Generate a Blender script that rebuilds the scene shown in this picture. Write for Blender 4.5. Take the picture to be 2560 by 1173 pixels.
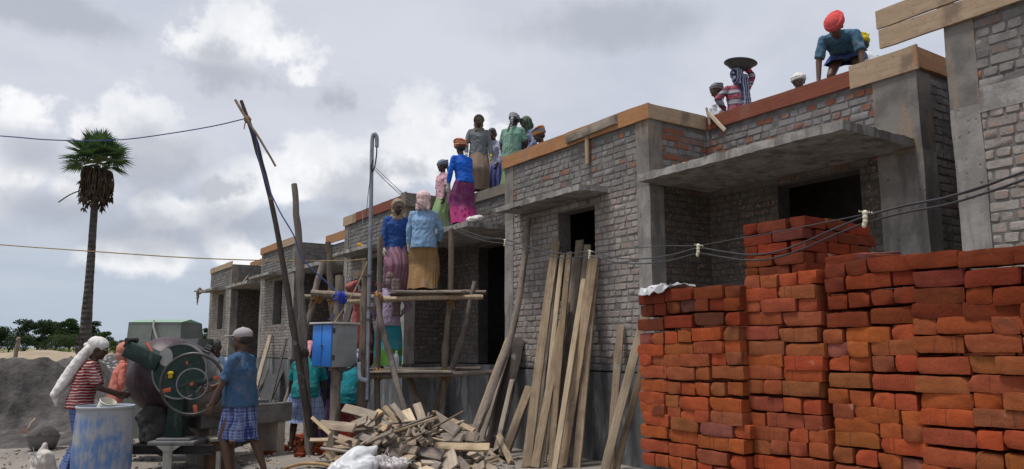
import bpy, bmesh, math, random
import numpy as np
from mathutils import Vector, Matrix, noise, Euler
R_=math.radians
for o in list(bpy.data.objects): bpy.data.objects.remove(o)
sc=bpy.context.scene; col=sc.collection
random.seed(7)
# ---------------------------------------------------------------- camera
FPX=1920.0; HZ=868.0; EYE=1.52
pitch=math.atan((HZ-586.5)/FPX); ya=R_(33.4)
FH=Vector((-math.cos(ya),math.sin(ya),0)); RT=Vector((math.sin(ya),math.cos(ya),0)); ZZ=Vector((0,0,1))
FW=FH*math.cos(pitch)+ZZ*math.sin(pitch); UP=-FH*math.sin(pitch)+ZZ*math.cos(pitch)
OO=Vector((0,0,EYE))
cam=bpy.data.objects.new('camera',bpy.data.cameras.new('camera')); col.objects.link(cam)
cam.matrix_world=Matrix(((RT.x,UP.x,-FW.x,0),(RT.y,UP.y,-FW.y,0),(RT.z,UP.z,-FW.z,EYE),(0,0,0,1)))
cam.data.sensor_width=36; cam.data.lens=FPX/2560*36; cam.data.clip_end=3000; cam.data.clip_start=0.05
sc.camera=cam
sc.view_settings.view_transform='Standard'; sc.view_settings.look='None'; sc.view_settings.exposure=.22; sc.view_settings.gamma=1
def P(px,py,x=None,y=None,z=None,d=None):
    v=RT*((px-1280)/FPX)+UP*((586.5-py)/FPX)+FW
    if x is not None:t=x/v.x
    elif y is not None:t=y/v.y
    elif z is not None:t=(z-EYE)/v.z
    else:t=d/v.dot(FH)
    return OO+v*t
def G(px,d,z=0.0):   # ground point under image column px at forward distance d
    q=FH*d+RT*((px-1280)/FPX*(d*math.cos(pitch)+(z-EYE)*math.sin(pitch))); return Vector((q.x,q.y,z))
# ---------------------------------------------------------------- node helper
class NT:
    def __init__(s,nt): s.nt=nt; s.L=nt.links
    def n(s,t,props=None,**inp):
        nd=s.nt.nodes.new(t)
        for k,v in (props or {}).items(): setattr(nd,k,v)
        for k,v in inp.items():
            key=int(k[1:]) if k[0]=='i' and k[1:].isdigit() else k.replace('_',' ')
            s.set(nd.inputs[key],v)
        return nd
    def set(s,sock,v):
        if isinstance(v,bpy.types.NodeSocket): s.L.new(v,sock)
        elif isinstance(v,bpy.types.Node): s.L.new(v.outputs[0],sock)
        elif isinstance(v,(tuple,list)) and len(v)==3 and sock.type=='RGBA': sock.default_value=(*v,1)
        else: sock.default_value=v
    def m(s,op,a,b=0.0,c=None):
        nd=s.nt.nodes.new('ShaderNodeMath'); nd.operation=op; s.set(nd.inputs[0],a); s.set(nd.inputs[1],b)
        if c is not None: s.set(nd.inputs[2],c)
        return nd.outputs[0]
    def vm(s,op,a,b=(0,0,0)):
        nd=s.nt.nodes.new('ShaderNodeVectorMath'); nd.operation=op; s.set(nd.inputs[0],a); s.set(nd.inputs[1],b)
        return nd.outputs['Value'] if op in('DOT_PRODUCT','LENGTH') else nd.outputs[0]
    def mix(s,f,a,b,bl='MIX'):
        nd=s.nt.nodes.new('ShaderNodeMix'); nd.data_type='RGBA'; nd.blend_type=bl; nd.clamp_factor=True
        s.set(nd.inputs[0],f); s.set(nd.inputs[6],a); s.set(nd.inputs[7],b); return nd.outputs[2]
    def ss(s,v,a,b,lo=0.0,hi=1.0):
        nd=s.nt.nodes.new('ShaderNodeMapRange'); nd.interpolation_type='SMOOTHSTEP'
        s.set(nd.inputs[0],v); s.set(nd.inputs[1],a); s.set(nd.inputs[2],b); s.set(nd.inputs[3],lo); s.set(nd.inputs[4],hi); return nd.outputs[0]
    def noise(s,vec,scale,detail=4,rough=.55,dist=0):
        nd=s.n('ShaderNodeTexNoise',Vector=vec,Scale=scale,Detail=detail,Roughness=rough,Distortion=dist); return nd.outputs[0]
    def sc3(s,vec,xyz): return s.vm('MULTIPLY',vec,xyz)
# ---------------------------------------------------------------- world: overcast sky with cumulus
W=bpy.data.worlds.new('World'); sc.world=W; W.use_nodes=True
SUN_EL=R_(71); SUNV=Vector((-.30,-.87,0)).normalized()   # sun stands high over the yard in front of the houses
def world():
    t=NT(W.node_tree); W.node_tree.nodes.clear()
    co=t.n('ShaderNodeTexCoord').outputs['Generated']
    sky=t.n('ShaderNodeTexSky',dict(sky_type='NISHITA',sun_disc=False,sun_elevation=SUN_EL,sun_rotation=math.atan2(SUNV.x,SUNV.y)))
    skyc=t.mix(1.0,sky.outputs[0],(.075,.075,.075),'MULTIPLY')
    z=t.n('ShaderNodeSeparateXYZ',i0=co).outputs[2]
    dz=t.m('ADD',t.m('MAXIMUM',z,0.0),.13)
    flat=t.n('ShaderNodeVectorMath',dict(operation='SCALE'),i0=co); t.set(flat.inputs[3],t.m('DIVIDE',1.0,dz))
    n1=t.noise(t.sc3(flat.outputs[0],(1,1,.6)),.9,6,.55,.4)
    n2=t.noise(t.sc3(co,(1,1,2.2)),5.5,8,.55)
    n3=t.noise(co,13,8,.58)
    n4=t.noise(co,34,7,.6)
    # even veil of high cloud over the physical sky
    veil=t.mix(t.ss(n1,.32,.68),(.545,.585,.68),(.70,.72,.79))
    veil=t.mix(t.ss(n2,.45,.75,0,.30),veil,(.50,.53,.61))
    veil=t.mix(t.ss(z,.0,.22,.8,0),veil,(.43,.515,.63))
    c=t.mix(.90,skyc,veil)
    edge=t.m('ADD',t.m('MULTIPLY',t.m('SUBTRACT',n3,.5),.15),t.m('MULTIPLY',t.m('SUBTRACT',n4,.5),.06))
    edge=t.m('ADD',edge,t.m('MULTIPLY',t.m('SUBTRACT',n2,.5),.10))
    def field(bl):
        tot=None
        for (px,py,r,sq) in bl:
            v=(P(px,py,d=1)-OO).normalized()
            dlt=t.vm('SUBTRACT',co,tuple(v))
            ln=t.vm('LENGTH',t.sc3(dlt,(1,1,sq)))
            f=t.m('SUBTRACT',1.0,t.m('DIVIDE',t.m('ADD',ln,edge),r/FPX))
            tot=f if tot is None else t.m('SMOOTH_MAX',tot,f,.25)
        return tot
    white=field([(600,90,118,1.1),(690,125,85,1.3),(745,200,80,1.5),(500,110,70,1.5),(1070,360,135,1.0),(1180,335,120,1.1),(960,440,130,1.6),(800,425,130,1.5),(720,480,110,1.6),(600,500,120,1.6),(330,310,110,1.3),(230,330,110,1.4),(60,280,110,1.4),(60,440,110,1.8),(600,630,110,1.4),(440,530,100,2.0),(180,470,110,2.2),(-150,430,220,1.4),(-500,200,300,1.5),(3000,250,420,1.5),(360,640,160,3)])
    dark=field([(560,185,130,1.8),(690,215,90,2.0),(830,250,110,2.4),(60,390,150,1.7),(330,400,190,1.9),(900,490,170,2.4),(1010,430,90,2),(620,560,190,2.4),(760,570,150,2.6),(380,590,220,3),(120,520,200,2.8),(540,480,80,2),(-250,520,250,2),(1500,60,260,3.5),(120,30,180,3)])
    wq=t.mix(t.ss(n3,.3,.7),(.78,.80,.84),(.98,.98,.99))
    c=t.mix(t.ss(white,-.10,.5,0,.92),c,wq)
    c=t.mix(t.ss(dark,-.10,.7,0,.68),c,(.395,.425,.495))
    c=t.mix(t.ss(z,-.02,.0,1,0),c,(.16,.14,.12))
    bg=t.n('ShaderNodeBackground',Color=c,Strength=.90)
    out=t.n('ShaderNodeOutputWorld',Surface=bg.outputs[0])
world()
sl=bpy.data.lights.new('sun','SUN'); sl.energy=2.8; sl.angle=R_(13); sl.color=(1,.965,.91)
so=bpy.data.objects.new('sun',sl); col.objects.link(so)
sdir=Vector((SUNV.x*math.cos(SUN_EL),SUNV.y*math.cos(SUN_EL),math.sin(SUN_EL)))
so.rotation_euler=(-sdir).to_track_quat('-Z','Y').to_euler()
# ---------------------------------------------------------------- mesh helpers
class MB:
    def __init__(s): s.v=[]; s.f=[]; s.r=[]; s.cur=.5; s.mi=[]; s.cm=0
    def add(s,vs,fs,r=None):
        b=len(s.v); s.v+= [tuple(q) for q in vs]; s.f+=[tuple(b+i for i in f) for f in fs]
        s.r+=[s.cur if r is None else r]*len(vs); s.mi+=[s.cm]*len(fs)
    def box(s,c,sz,M=None,bev=0.0,r=None):
        hx,hy,hz=[q/2 for q in sz]; c=Vector(c)
        if bev<=0:
            vs=[Vector((x*hx,y*hy,z*hz)) for x in(-1,1) for y in(-1,1) for z in(-1,1)]
            fs=[(0,1,3,2),(4,6,7,5),(0,4,5,1),(2,3,7,6),(0,2,6,4),(1,5,7,3)]
        else:
            bm=bmesh.new(); bmesh.ops.create_cube(bm,size=1)
            for v in bm.verts: v.co=Vector((v.co.x*2*hx,v.co.y*2*hy,v.co.z*2*hz))
            bmesh.ops.bevel(bm,geom=bm.edges[:],offset=bev,segments=2,profile=.5,affect='EDGES')
            bm.verts.ensure_lookup_table(); vs=[v.co.copy() for v in bm.verts]; fs=[[v.index for v in f.verts] for f in bm.faces]; bm.free()
        if M is not None: vs=[M@v for v in vs]
        s.add([c+v for v in vs],fs,r)
    def b2(s,lo,hi,**k): s.box([(a+b)/2 for a,b in zip(lo,hi)],[abs(b-a) for a,b in zip(lo,hi)],**k)
    def tube(s,pts,rad,n=8,cap=True,jit=0.0,r=None,sq=1.0):
        pts=[Vector(p) for p in pts]; rad=list(rad) if hasattr(rad,'__len__') else [rad]*len(pts)
        vs=[];fs=[];prev=None
        for i,p in enumerate(pts):
            tg=(pts[min(i+1,len(pts)-1)]-pts[max(i-1,0)]).normalized()
            if prev is None:
                a=tg.orthogonal().normalized()
            else:
                a=(prev-tg*prev.dot(tg)); a=a.normalized() if a.length>1e-6 else tg.orthogonal().normalized()
            prev=a; b=tg.cross(a)
            for k in range(n):
                th=2*math.pi*k/n; rr=rad[i]*(1+jit*random.uniform(-1,1))
                vs.append(p+a*math.cos(th)*rr+b*math.sin(th)*rr*sq)
        m=len(pts)
        for i in range(m-1):
            for k in range(n): fs.append((i*n+k,i*n+(k+1)%n,(i+1)*n+(k+1)%n,(i+1)*n+k))
        if cap: fs.append(tuple(reversed(range(n)))); fs.append(tuple(range((m-1)*n,m*n)))
        s.add(vs,fs,r)
    def lathe(s,prof,n=24,M=None,c=(0,0,0),r=None,closed=False):
        c=Vector(c); vs=[];fs=[]
        for (rr,z) in prof:
            for k in range(n):
                th=2*math.pi*k/n; v=Vector((rr*math.cos(th),rr*math.sin(th),z)); vs.append(c+(M@v if M is not None else v))
        m=len(prof)
        for i in range(m-1):
            for k in range(n): fs.append((i*n+k,i*n+(k+1)%n,(i+1)*n+(k+1)%n,(i+1)*n+k))
        if closed:
            for k in range(n): fs.append(((m-1)*n+k,(m-1)*n+(k+1)%n,(k+1)%n,k))
        s.add(vs,fs,r)
    def ell(s,c,rx,ry,rz,M=None,n=14,r=None):
        prof=[(math.sin(math.pi*i/n),-math.cos(math.pi*i/n)) for i in range(n+1)]
        prof[0]=(1e-4,-1);prof[-1]=(1e-4,1)
        S=Matrix.Diagonal((rx,ry,rz)); s.lathe(prof,n+2,(M@S) if M is not None else S,c,r)
        b=len(s.v)
    def caps(s,p0,r0,p1,r1,n=10):
        p0=Vector(p0);p1=Vector(p1); d=p1-p0
        M=(d.normalized().to_track_quat('Z','Y').to_matrix() if d.length>1e-6 else Matrix.Identity(3)); L=d.length
        pr=[(1e-4,-r0)]+[(r0*math.cos(a),r0*math.sin(a)) for a in(-1.1,-.7,-.3)]+[(r0,0),(r1,L)]+[(r1*math.cos(a),L+r1*math.sin(a)) for a in(.3,.7,1.1)]+[(1e-4,L+r1)]
        s.lathe(pr,n,M,p0)
    def build(s,name,mat,parent=None,smooth=True,loc=None,norm=True):
        me=bpy.data.meshes.new(name); me.from_pydata(s.v,[],s.f); me.update()
        at=me.attributes.new('rnd','FLOAT','POINT'); at.data.foreach_set('value',s.r)
        ms=mat if isinstance(mat,(list,tuple)) else [mat]
        for m in ms: me.materials.append(m)
        me.polygons.foreach_set('material_index',s.mi)
        if norm:
            bm=bmesh.new(); bm.from_mesh(me); bmesh.ops.recalc_face_normals(bm,faces=bm.faces[:]); bm.to_mesh(me); bm.free()
        o=bpy.data.objects.new(name,me); col.objects.link(o)
        if smooth: sm(me)
        if parent is not None: o.parent=parent
        if loc is not None: o.location=loc
        return o
def sm(me,ang=40):
    me.polygons.foreach_set('use_smooth',[True]*len(me.polygons)); me.set_sharp_from_angle(angle=R_(ang))
def tag(o,label=None,cat=None,group=None,kind=None):
    if label:o['label']=label
    if cat:o['category']=cat
    if group:o['group']=group
    if kind:o['kind']=kind
    return o
def empty(name,loc,label,cat,group=None,rz=0):
    o=bpy.data.objects.new(name,None); col.objects.link(o); o.location=loc; o.rotation_euler=(0,0,rz); o.empty_display_size=.2
    return tag(o,label,cat,group)
def remesh(mb,name,vox,smooth_it=4,fac=.5):
    me=bpy.data.meshes.new('tmp'); me.from_pydata(mb.v,[],mb.f)
    bm=bmesh.new(); bm.from_mesh(me); bmesh.ops.recalc_face_normals(bm,faces=bm.faces[:])
    bmesh.ops.holes_fill(bm,edges=[e for e in bm.edges if e.is_boundary],sides=0); bm.to_mesh(me); bm.free()
    o=bpy.data.objects.new('tmp',me); col.objects.link(o)
    m=o.modifiers.new('r','REMESH'); m.mode='VOXEL'; m.voxel_size=vox
    if smooth_it: q=o.modifiers.new('s','SMOOTH'); q.iterations=smooth_it; q.factor=fac
    dg=bpy.context.evaluated_depsgraph_get(); ev=o.evaluated_get(dg)
    out=bpy.data.meshes.new_from_object(ev); out.name=name
    bpy.data.objects.remove(o); bpy.data.meshes.remove(me)
    return out
def meobj(name,me,mat,parent):
    me.materials.clear(); me.materials.append(mat)
    me.polygons.foreach_set('use_smooth',[True]*len(me.polygons))
    o=bpy.data.objects.new(name,me); col.objects.link(o); o.parent=parent; return o
# ---------------------------------------------------------------- materials
MATS={}
def newmat(name,rough=.85,spec=.3,metal=0.0):
    m=bpy.data.materials.new(name); m.use_nodes=True; t=NT(m.node_tree); b=m.node_tree.nodes['Principled BSDF']
    b.inputs['Roughness'].default_value=rough; b.inputs['Specular IOR Level'].default_value=spec; b.inputs['Metallic'].default_value=metal
    t.b=b; t.co=t.n('ShaderNodeTexCoord').outputs['Object']
    return m,t
def bump(t,h,strength=.5,dist=.01):
    t.L.new(t.n('ShaderNodeBump',Strength=strength,Distance=dist,Height=h).outputs[0],t.b.inputs['Normal'])
def attr(t,nm='rnd'): return t.n('ShaderNodeAttribute',dict(attribute_name=nm)).outputs['Fac']
def simple(name,c1,c2=None,scale=8,rough=.85,spec=.3,bs=.3,bd=.004,metal=0,stretch=(1,1,1),lo=.35,hi=.65):
    m,t=newmat(name,rough,spec,metal); c2=c2 or tuple(q*.7 for q in c1)
    n=t.noise(t.sc3(t.co,stretch),scale,6,.6); t.set(t.b.inputs['Base Color'],t.mix(t.ss(n,lo,hi),c1,c2))
    if bs: bump(t,n,bs,bd)
    return m
def wood(name,c1,c2,c3,rough=.8):
    m,t=newmat(name,rough,.2)
    oi=t.n('ShaderNodeObjectInfo').outputs['Random']
    off=t.n('ShaderNodeCombineXYZ',i0=t.m('MULTIPLY',oi,37.),i1=t.m('MULTIPLY',oi,11.),i2=t.m('MULTIPLY',oi,53.)).outputs[0]
    co=t.vm('ADD',t.co,off)
    g=t.noise(t.sc3(co,(22,22,1.3)),1.6,6,.65,.6); f=t.noise(t.sc3(co,(90,90,3)),1.5,4,.6); b=t.noise(co,3.2,4,.6)
    c=t.mix(t.ss(g,.3,.7),c1,c2); c=t.mix(t.ss(f,.55,.72,0,.7),c,c3); c=t.mix(t.ss(b,.5,.75,0,.6),c,tuple(.55*q for q in c2))
    c=t.mix(t.ss(t.noise(co,5.5,3,.5),.62,.72,0,.45),c,(.30,.29,.28))
    hsv=t.n('ShaderNodeHueSaturation',Color=c,Saturation=t.m('ADD',.62,t.m('MULTIPLY',oi,.5)),Value=t.m('ADD',.7,t.m('MULTIPLY',t.m('FRACT',t.m('MULTIPLY',oi,7.3)),.6)))
    t.set(t.b.inputs['Base Color'],hsv.outputs[0]); bump(t,t.m('ADD',g,t.m('MULTIPLY',f,.6)),.6,.004)
    return m
def M_(k): return MATS[k]
MATS['plank']=wood('weathered_plank',(.37,.30,.225),(.25,.195,.145),(.09,.066,.05))
MATS['scrap']=wood('tan_scrap_wood',(.37,.28,.19),(.25,.182,.12),(.10,.07,.05))
MATS['lean']=wood('brown_plank_wood',(.31,.235,.16),(.19,.14,.095),(.06,.042,.032))
MATS['fresh']=wood('pale_cut_wood',(.45,.34,.21),(.35,.25,.145),(.22,.15,.09))
MATS['pole']=wood('grey_pole_wood',(.235,.185,.145),(.15,.118,.095),(.06,.046,.038))
MATS['darkpole']=wood('dark_pole_wood',(.085,.068,.06),(.05,.04,.036),(.03,.024,.022))
def board(name,c1,c2,st):
    m,t=newmat(name,.7,.25)
    n=t.noise(t.sc3(t.co,(1.5,1.5,12)),2.2,6,.65,.5); f=t.noise(t.co,26,5,.65); s=t.noise(t.co,2.3,5,.6)
    c=t.mix(t.ss(n,.3,.72),c1,c2); c=t.mix(t.ss(f,.56,.68,0,.55),c,tuple(.5*q for q in c2)); c=t.mix(t.ss(s,.56,.70,0,.75),c,st)
    t.set(t.b.inputs['Base Color'],c); bump(t,t.m('ADD',n,f),.35,.004); return m
MATS['ply']=board('orange_ply',(.40,.20,.09),(.29,.135,.058),(.26,.17,.10))
MATS['red']=board('red_film_ply',(.215,.062,.035),(.16,.047,.028),(.20,.085,.06))
MATS['bare']=board('bare_board',(.40,.295,.195),(.30,.215,.14),(.15,.105,.08))
MATS['greyboard']=board('grey_board',(.21,.18,.15),(.15,.13,.11),(.10,.09,.08))
def concrete(name,c1,c2,c3,scale=3,bs=.5,marks=False):
    m,t=newmat(name,.9,.2)
    n=t.noise(t.co,scale,8,.62); s=t.noise(t.sc3(t.co,(3,3,.7)),1.7,6,.6); f=t.noise(t.co,38,5,.7)
    c=t.mix(t.ss(n,.40,.60),c1,c2); c=t.mix(t.ss(s,.5,.64,0,.85),c,c3); c=t.mix(t.ss(f,.60,.72,0,.6),c,tuple(.5*q for q in c2))
    h=t.m('ADD',n,t.m('MULTIPLY',f,.5))
    if marks:
        v=t.n('ShaderNodeTexVoronoi',dict(feature='F1'),Vector=t.sc3(t.co,(17,17,12)),Scale=.8,Randomness=1.0).outputs['Distance']
        k=t.m('MULTIPLY',t.ss(v,.10,.20,1,0),t.ss(n,.42,.58)); c=t.mix(t.m('MULTIPLY',k,.6),c,tuple(.4*q for q in c2)); h=t.m('SUBTRACT',h,k)
    t.set(t.b.inputs['Base Color'],c); bump(t,h,bs,.012); return m
MATS['conc']=concrete('column_concrete',(.30,.28,.26),(.21,.198,.186),(.15,.142,.134),marks=True)
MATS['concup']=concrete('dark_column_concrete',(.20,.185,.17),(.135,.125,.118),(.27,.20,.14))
MATS['slab']=concrete('sunshade_concrete',(.33,.315,.30),(.225,.215,.205),(.14,.125,.11),4.5,.9)
MATS['plinth']=concrete('plinth_plaster',(.115,.118,.122),(.08,.083,.087),(.22,.22,.22),1.6,.25)
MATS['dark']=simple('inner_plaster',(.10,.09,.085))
def wallbrick(name,lowA,lowB,upA,upB,red,redlo,redhi,zl=3.62):
    m,t=newmat(name,.92,.15); r=attr(t); z=t.n('ShaderNodeSeparateXYZ',i0=t.co).outputs[2]
    n=t.noise(t.co,7,6,.65); f=t.noise(t.co,24,5,.6); n=t.m('ADD',n,t.m('MULTIPLY',t.m('SUBTRACT',r,.5),.28)); b=t.noise(t.co,.9,4,.55)
    lo=t.mix(t.ss(n,.35,.65),lowA,lowB); lo=t.mix(t.ss(t.m('ADD',f,t.m('MULTIPLY',r,.10)),.60,.72,0,.75),lo,(.37,.20,.15)); lo=t.mix(t.ss(f,.33,.42,.5,0),lo,tuple(.5*q for q in lowB))
    sm_=t.noise(t.sc3(t.co,(1,1,1.4)),2.4,7,.68,.4); lo=t.mix(t.ss(sm_,.52,.66,0,.7),lo,tuple(.82*q for q in lowB)); lo=t.mix(t.ss(sm_,.36,.28,0,.5),lo,tuple(min(1,1.25*q) for q in lowA))
    up=t.mix(t.ss(n,.35,.65),upA,upB)
    rk=t.ss(t.m('ADD',t.m('ADD',t.m('MULTIPLY',r,.55),t.m('MULTIPLY',f,.55)),t.m('MULTIPLY',b,.5)),redlo,redhi)
    up=t.mix(rk,up,t.mix(n,red,tuple(.7*q for q in red)))
    up=t.mix(t.ss(sm_,.53,.66,0,.75),up,tuple(.8*q for q in upB))
    k=t.ss(t.m('ADD',z,t.m('MULTIPLY',t.m('SUBTRACT',b,.5),.25)),zl-.06,zl+.06)
    c=t.mix(k,lo,up)
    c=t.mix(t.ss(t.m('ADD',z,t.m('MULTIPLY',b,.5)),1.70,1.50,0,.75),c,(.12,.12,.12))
    t.set(t.b.inputs['Base Color'],c); bump(t,t.m('ADD',n,t.m('MULTIPLY',f,.7)),.7,.010); return m
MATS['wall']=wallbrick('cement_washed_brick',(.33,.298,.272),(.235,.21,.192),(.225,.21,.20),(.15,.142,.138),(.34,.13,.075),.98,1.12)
MATS['wallred']=wallbrick('half_washed_red_brick_low_shade',(.135,.118,.098),(.085,.074,.062),(.21,.198,.20),(.145,.136,.138),(.28,.108,.062),.76,1.0)  # half washed red above; lower colours darkened to paint in porch shade
MATS['wallblack']=wallbrick('dark_mottled_brick',(.23,.21,.19),(.10,.095,.09),(.20,.185,.175),(.12,.115,.11),(.25,.13,.09),.95,1.1)  # darker, more mottled brick for some side walls
MATS['porch']=wallbrick('shade_painted_porch_brick',(.125,.112,.10),(.075,.068,.062),(.15,.142,.138),(.105,.10,.096),(.22,.10,.07),1.0,1.15)  # darker copy of the wall brick, porch shade put into its colour
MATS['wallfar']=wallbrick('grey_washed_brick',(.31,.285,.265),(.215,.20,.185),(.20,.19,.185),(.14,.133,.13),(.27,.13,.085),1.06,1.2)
def mortar(g=1.0):
    m,t=newmat('mortar',.95,.1); z=t.n('ShaderNodeSeparateXYZ',i0=t.co).outputs[2]
    n=t.noise(t.co,9,6,.65); b=t.noise(t.co,1.2,4,.6)
    c=t.mix(t.ss(n,.35,.65),tuple(g*q for q in(.195,.18,.167)),tuple(g*q for q in(.14,.13,.122))); c2=t.mix(t.ss(n,.35,.65),(.165,.155,.147),(.11,.105,.10))
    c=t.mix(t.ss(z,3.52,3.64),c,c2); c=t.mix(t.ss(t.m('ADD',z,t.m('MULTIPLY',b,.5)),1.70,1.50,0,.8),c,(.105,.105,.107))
    t.set(t.b.inputs['Base Color'],c); bump(t,n,.7,.012); return m
MATS['mortar']=mortar(); MATS['mortarporchshade']=mortar(.5)  # second mortar is a darker copy with the porch shade painted in
def loosebrick():
    m,t=newmat('red_clay_brick',.9,.15); oi=t.n('ShaderNodeObjectInfo'); rn=oi.outputs['Random']
    off=t.n('ShaderNodeCombineXYZ',i0=t.m('MULTIPLY',rn,31.),i1=t.m('MULTIPLY',rn,17.),i2=t.m('MULTIPLY',rn,71.)).outputs[0]
    co=t.vm('ADD',t.co,off); n=t.noise(co,11,6,.6); f=t.noise(co,60,4,.65); s=t.noise(t.sc3(co,(70,3,3)),1,2,.5)
    c=t.mix(t.ss(n,.3,.7),oi.outputs['Color'],t.mix(1.0,oi.outputs['Color'],(.74,.70,.70),'MULTIPLY'))
    c=t.mix(t.ss(s,.62,.70,0,.55),c,(.09,.03,.02)); c=t.mix(t.ss(f,.66,.74,0,.65),c,(.06,.03,.025)); c=t.mix(t.ss(t.noise(co,6,3,.5),.68,.76,0,.55),c,(.45,.30,.22))
    t.set(t.b.inputs['Base Color'],c); bump(t,t.m('ADD',n,t.m('MULTIPLY',f,.5)),.8,.006); return m
MATS['brick']=loosebrick()
def stuffbrick():
    m,t=newmat('red_clay_brick_rest',.9,.15); r=attr(t); n=t.noise(t.co,14,5,.6)
    c=t.mix(r,(.30,.075,.032),(.17,.045,.025)); c=t.mix(t.ss(n,.4,.7,0,.7),c,(.12,.035,.02)); t.set(t.b.inputs['Base Color'],c); bump(t,n,.6,.006); return m
MATS['stuffbrick']=stuffbrick()
def skin(name,c):
    m,t=newmat(name,.5,.4); n=t.noise(t.co,9,4,.6); t.set(t.b.inputs['Base Color'],t.mix(n,c,tuple(.72*q for q in c))); return m
MATS['skinA']=skin('dark_brown_skin',(.105,.054,.035)); MATS['skinB']=skin('deep_brown_skin',(.072,.038,.026)); MATS['skinC']=skin('brown_skin',(.135,.07,.045))
MATS['hair']=simple('black_hair',(.015,.013,.012),(.03,.028,.026),60,.6,.4)
MATS['greyhair']=simple('greying_hair',(.05,.047,.045),(.12,.115,.11),60,.7,.3)
MATS['eye']=simple('eye',(.5,.47,.43),(.4,.36,.33),10,.3,.5,0)
MATS['glove']=simple('soiled_white_glove',(.50,.48,.42),(.30,.28,.24),14)
MATS['gloveY']=simple('yellow_glove',(.55,.47,.04),(.35,.30,.12),14)
def cloth(name,c,kind='plain',c2=None,c3=None,f=20,axis=0,dirt=.35,rough=.88):
    m,t=newmat(name,rough,.15); x,y,z=t.n('ShaderNodeSeparateXYZ',i0=t.co).outputs[:]
    wob=t.m('MULTIPLY',t.m('SUBTRACT',t.noise(t.co,5,3,.5),.5),.05)
    ax=[t.m('ADD',x,t.m('MULTIPLY',y,.6)),t.m('ADD',y,t.m('MULTIPLY',x,.4)),z][axis]; ax=t.m('ADD',ax,wob)
    def stripe(v,fr,lo,hi): return t.ss(t.m('SINE',t.m('MULTIPLY',v,fr*6.283)),lo,hi)
    c2=c2 or tuple(.6*q for q in c); c3=c3 or c2
    if kind=='plain': k=c
    elif kind=='stripe': k=t.mix(stripe(ax,f,-.2,.2),c,c2)
    elif kind=='bands':
        k=t.mix(stripe(ax,f,-.1,.25),c,c2); k=t.mix(stripe(t.m('ADD',ax,.02),f*1.7,.6,.75),k,c3)
    elif kind=='check':
        k=t.mix(t.m('MULTIPLY',stripe(ax,f,.1,.5),.55),c,c2); k=t.mix(t.m('MULTIPLY',stripe(t.m('ADD',z,wob),f,.1,.5),.55),k,c2)
        k=t.mix(t.m('MULTIPLY',stripe(ax,f*.33,.9,.98),.8),k,c3); k=t.mix(t.m('MULTIPLY',stripe(z,f*.33,.9,.98),.8),k,c3)
    elif kind in('floral','border'):
        v=t.n('ShaderNodeTexVoronoi',dict(feature='F1'),Vector=t.sc3(t.co,(1,1,1)),Scale=f,Randomness=.75)
        pet=t.m('ADD',v.outputs['Distance'],t.m('MULTIPLY',t.noise(t.co,f*4,2,.5),.35))
        k=t.mix(t.ss(pet,.30,.42,1,0),c,c2); k=t.mix(t.ss(v.outputs['Distance'],.08,.14,1,0),k,c3)
        if kind=='border':
            low=t.ss(z,.30,.38,1,0); v2=t.n('ShaderNodeTexVoronoi',dict(feature='F1'),Vector=t.co,Scale=f*.8).outputs['Distance']
            k=t.mix(low,k,t.mix(t.ss(v2,.30,.42),c3,c2))
    n=t.noise(t.co,6,5,.6); k=t.mix(t.ss(n,.45,.72,0,dirt),k,(.26,.24,.22)); 
    n2=t.noise(t.sc3(t.co,(1,1,.45)),14,4,.6)
    t.set(t.b.inputs['Base Color'],k); bump(t,n2,.55,.02); return m
# ---------------------------------------------------------------- ground
def ground():
    m,t=newmat('dusty_ground',.95,.1); n=t.noise(t.co,.35,8,.65); f=t.noise(t.co,7,6,.7); g=t.noise(t.co,.06,4,.6)
    c=t.mix(t.ss(n,.35,.65),(.27,.235,.205),(.185,.165,.15)); c=t.mix(t.ss(f,.56,.70,0,.7),c,(.11,.10,.095)); c=t.mix(t.ss(f,.3,.4,.5,0),c,(.34,.31,.28))
    v=t.n('ShaderNodeTexVoronoi',dict(feature='F1'),Vector=t.co,Scale=11.0,Randomness=1.0).outputs['Distance']
    c=t.mix(t.ss(v,.14,.2,.5,0),c,(.42,.39,.35))
    ln=t.vm('LENGTH',t.co); c=t.mix(t.ss(ln,22,34),c,t.mix(t.ss(g,.42,.58),(.12,.135,.05),(.30,.25,.16)))
    t.set(t.b.inputs['Base Color'],c); bump(t,t.m('ADD',n,t.m('MULTIPLY',f,.5)),.8,.04)
    mb=MB(); xs=[-1500,-400,-120,-60,-40]+[-34+i*.5 for i in range(0,70)]+[8,40,200,1500]; ys=[-1500,-300,-60,-12]+[-8+i*.5 for i in range(0,40)]+[20,40,120,400,1500]
    vs=[];nx=len(xs)
    for y in ys:
        for x in xs:
            near=max(0,1-max(abs(x+14)/20,abs(y-3)/11)); vs.append((x,y,-.02+near*.10*(noise.noise(Vector((x*.45,y*.45,0)))) if near>0 else -.02))
    fs=[(j*nx+i,j*nx+i+1,(j+1)*nx+i+1,(j+1)*nx+i) for j in range(len(ys)-1) for i in range(nx-1)]
    mb.add(vs,fs); tag(mb.build('ground',m),kind='structure')
ground()
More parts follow.
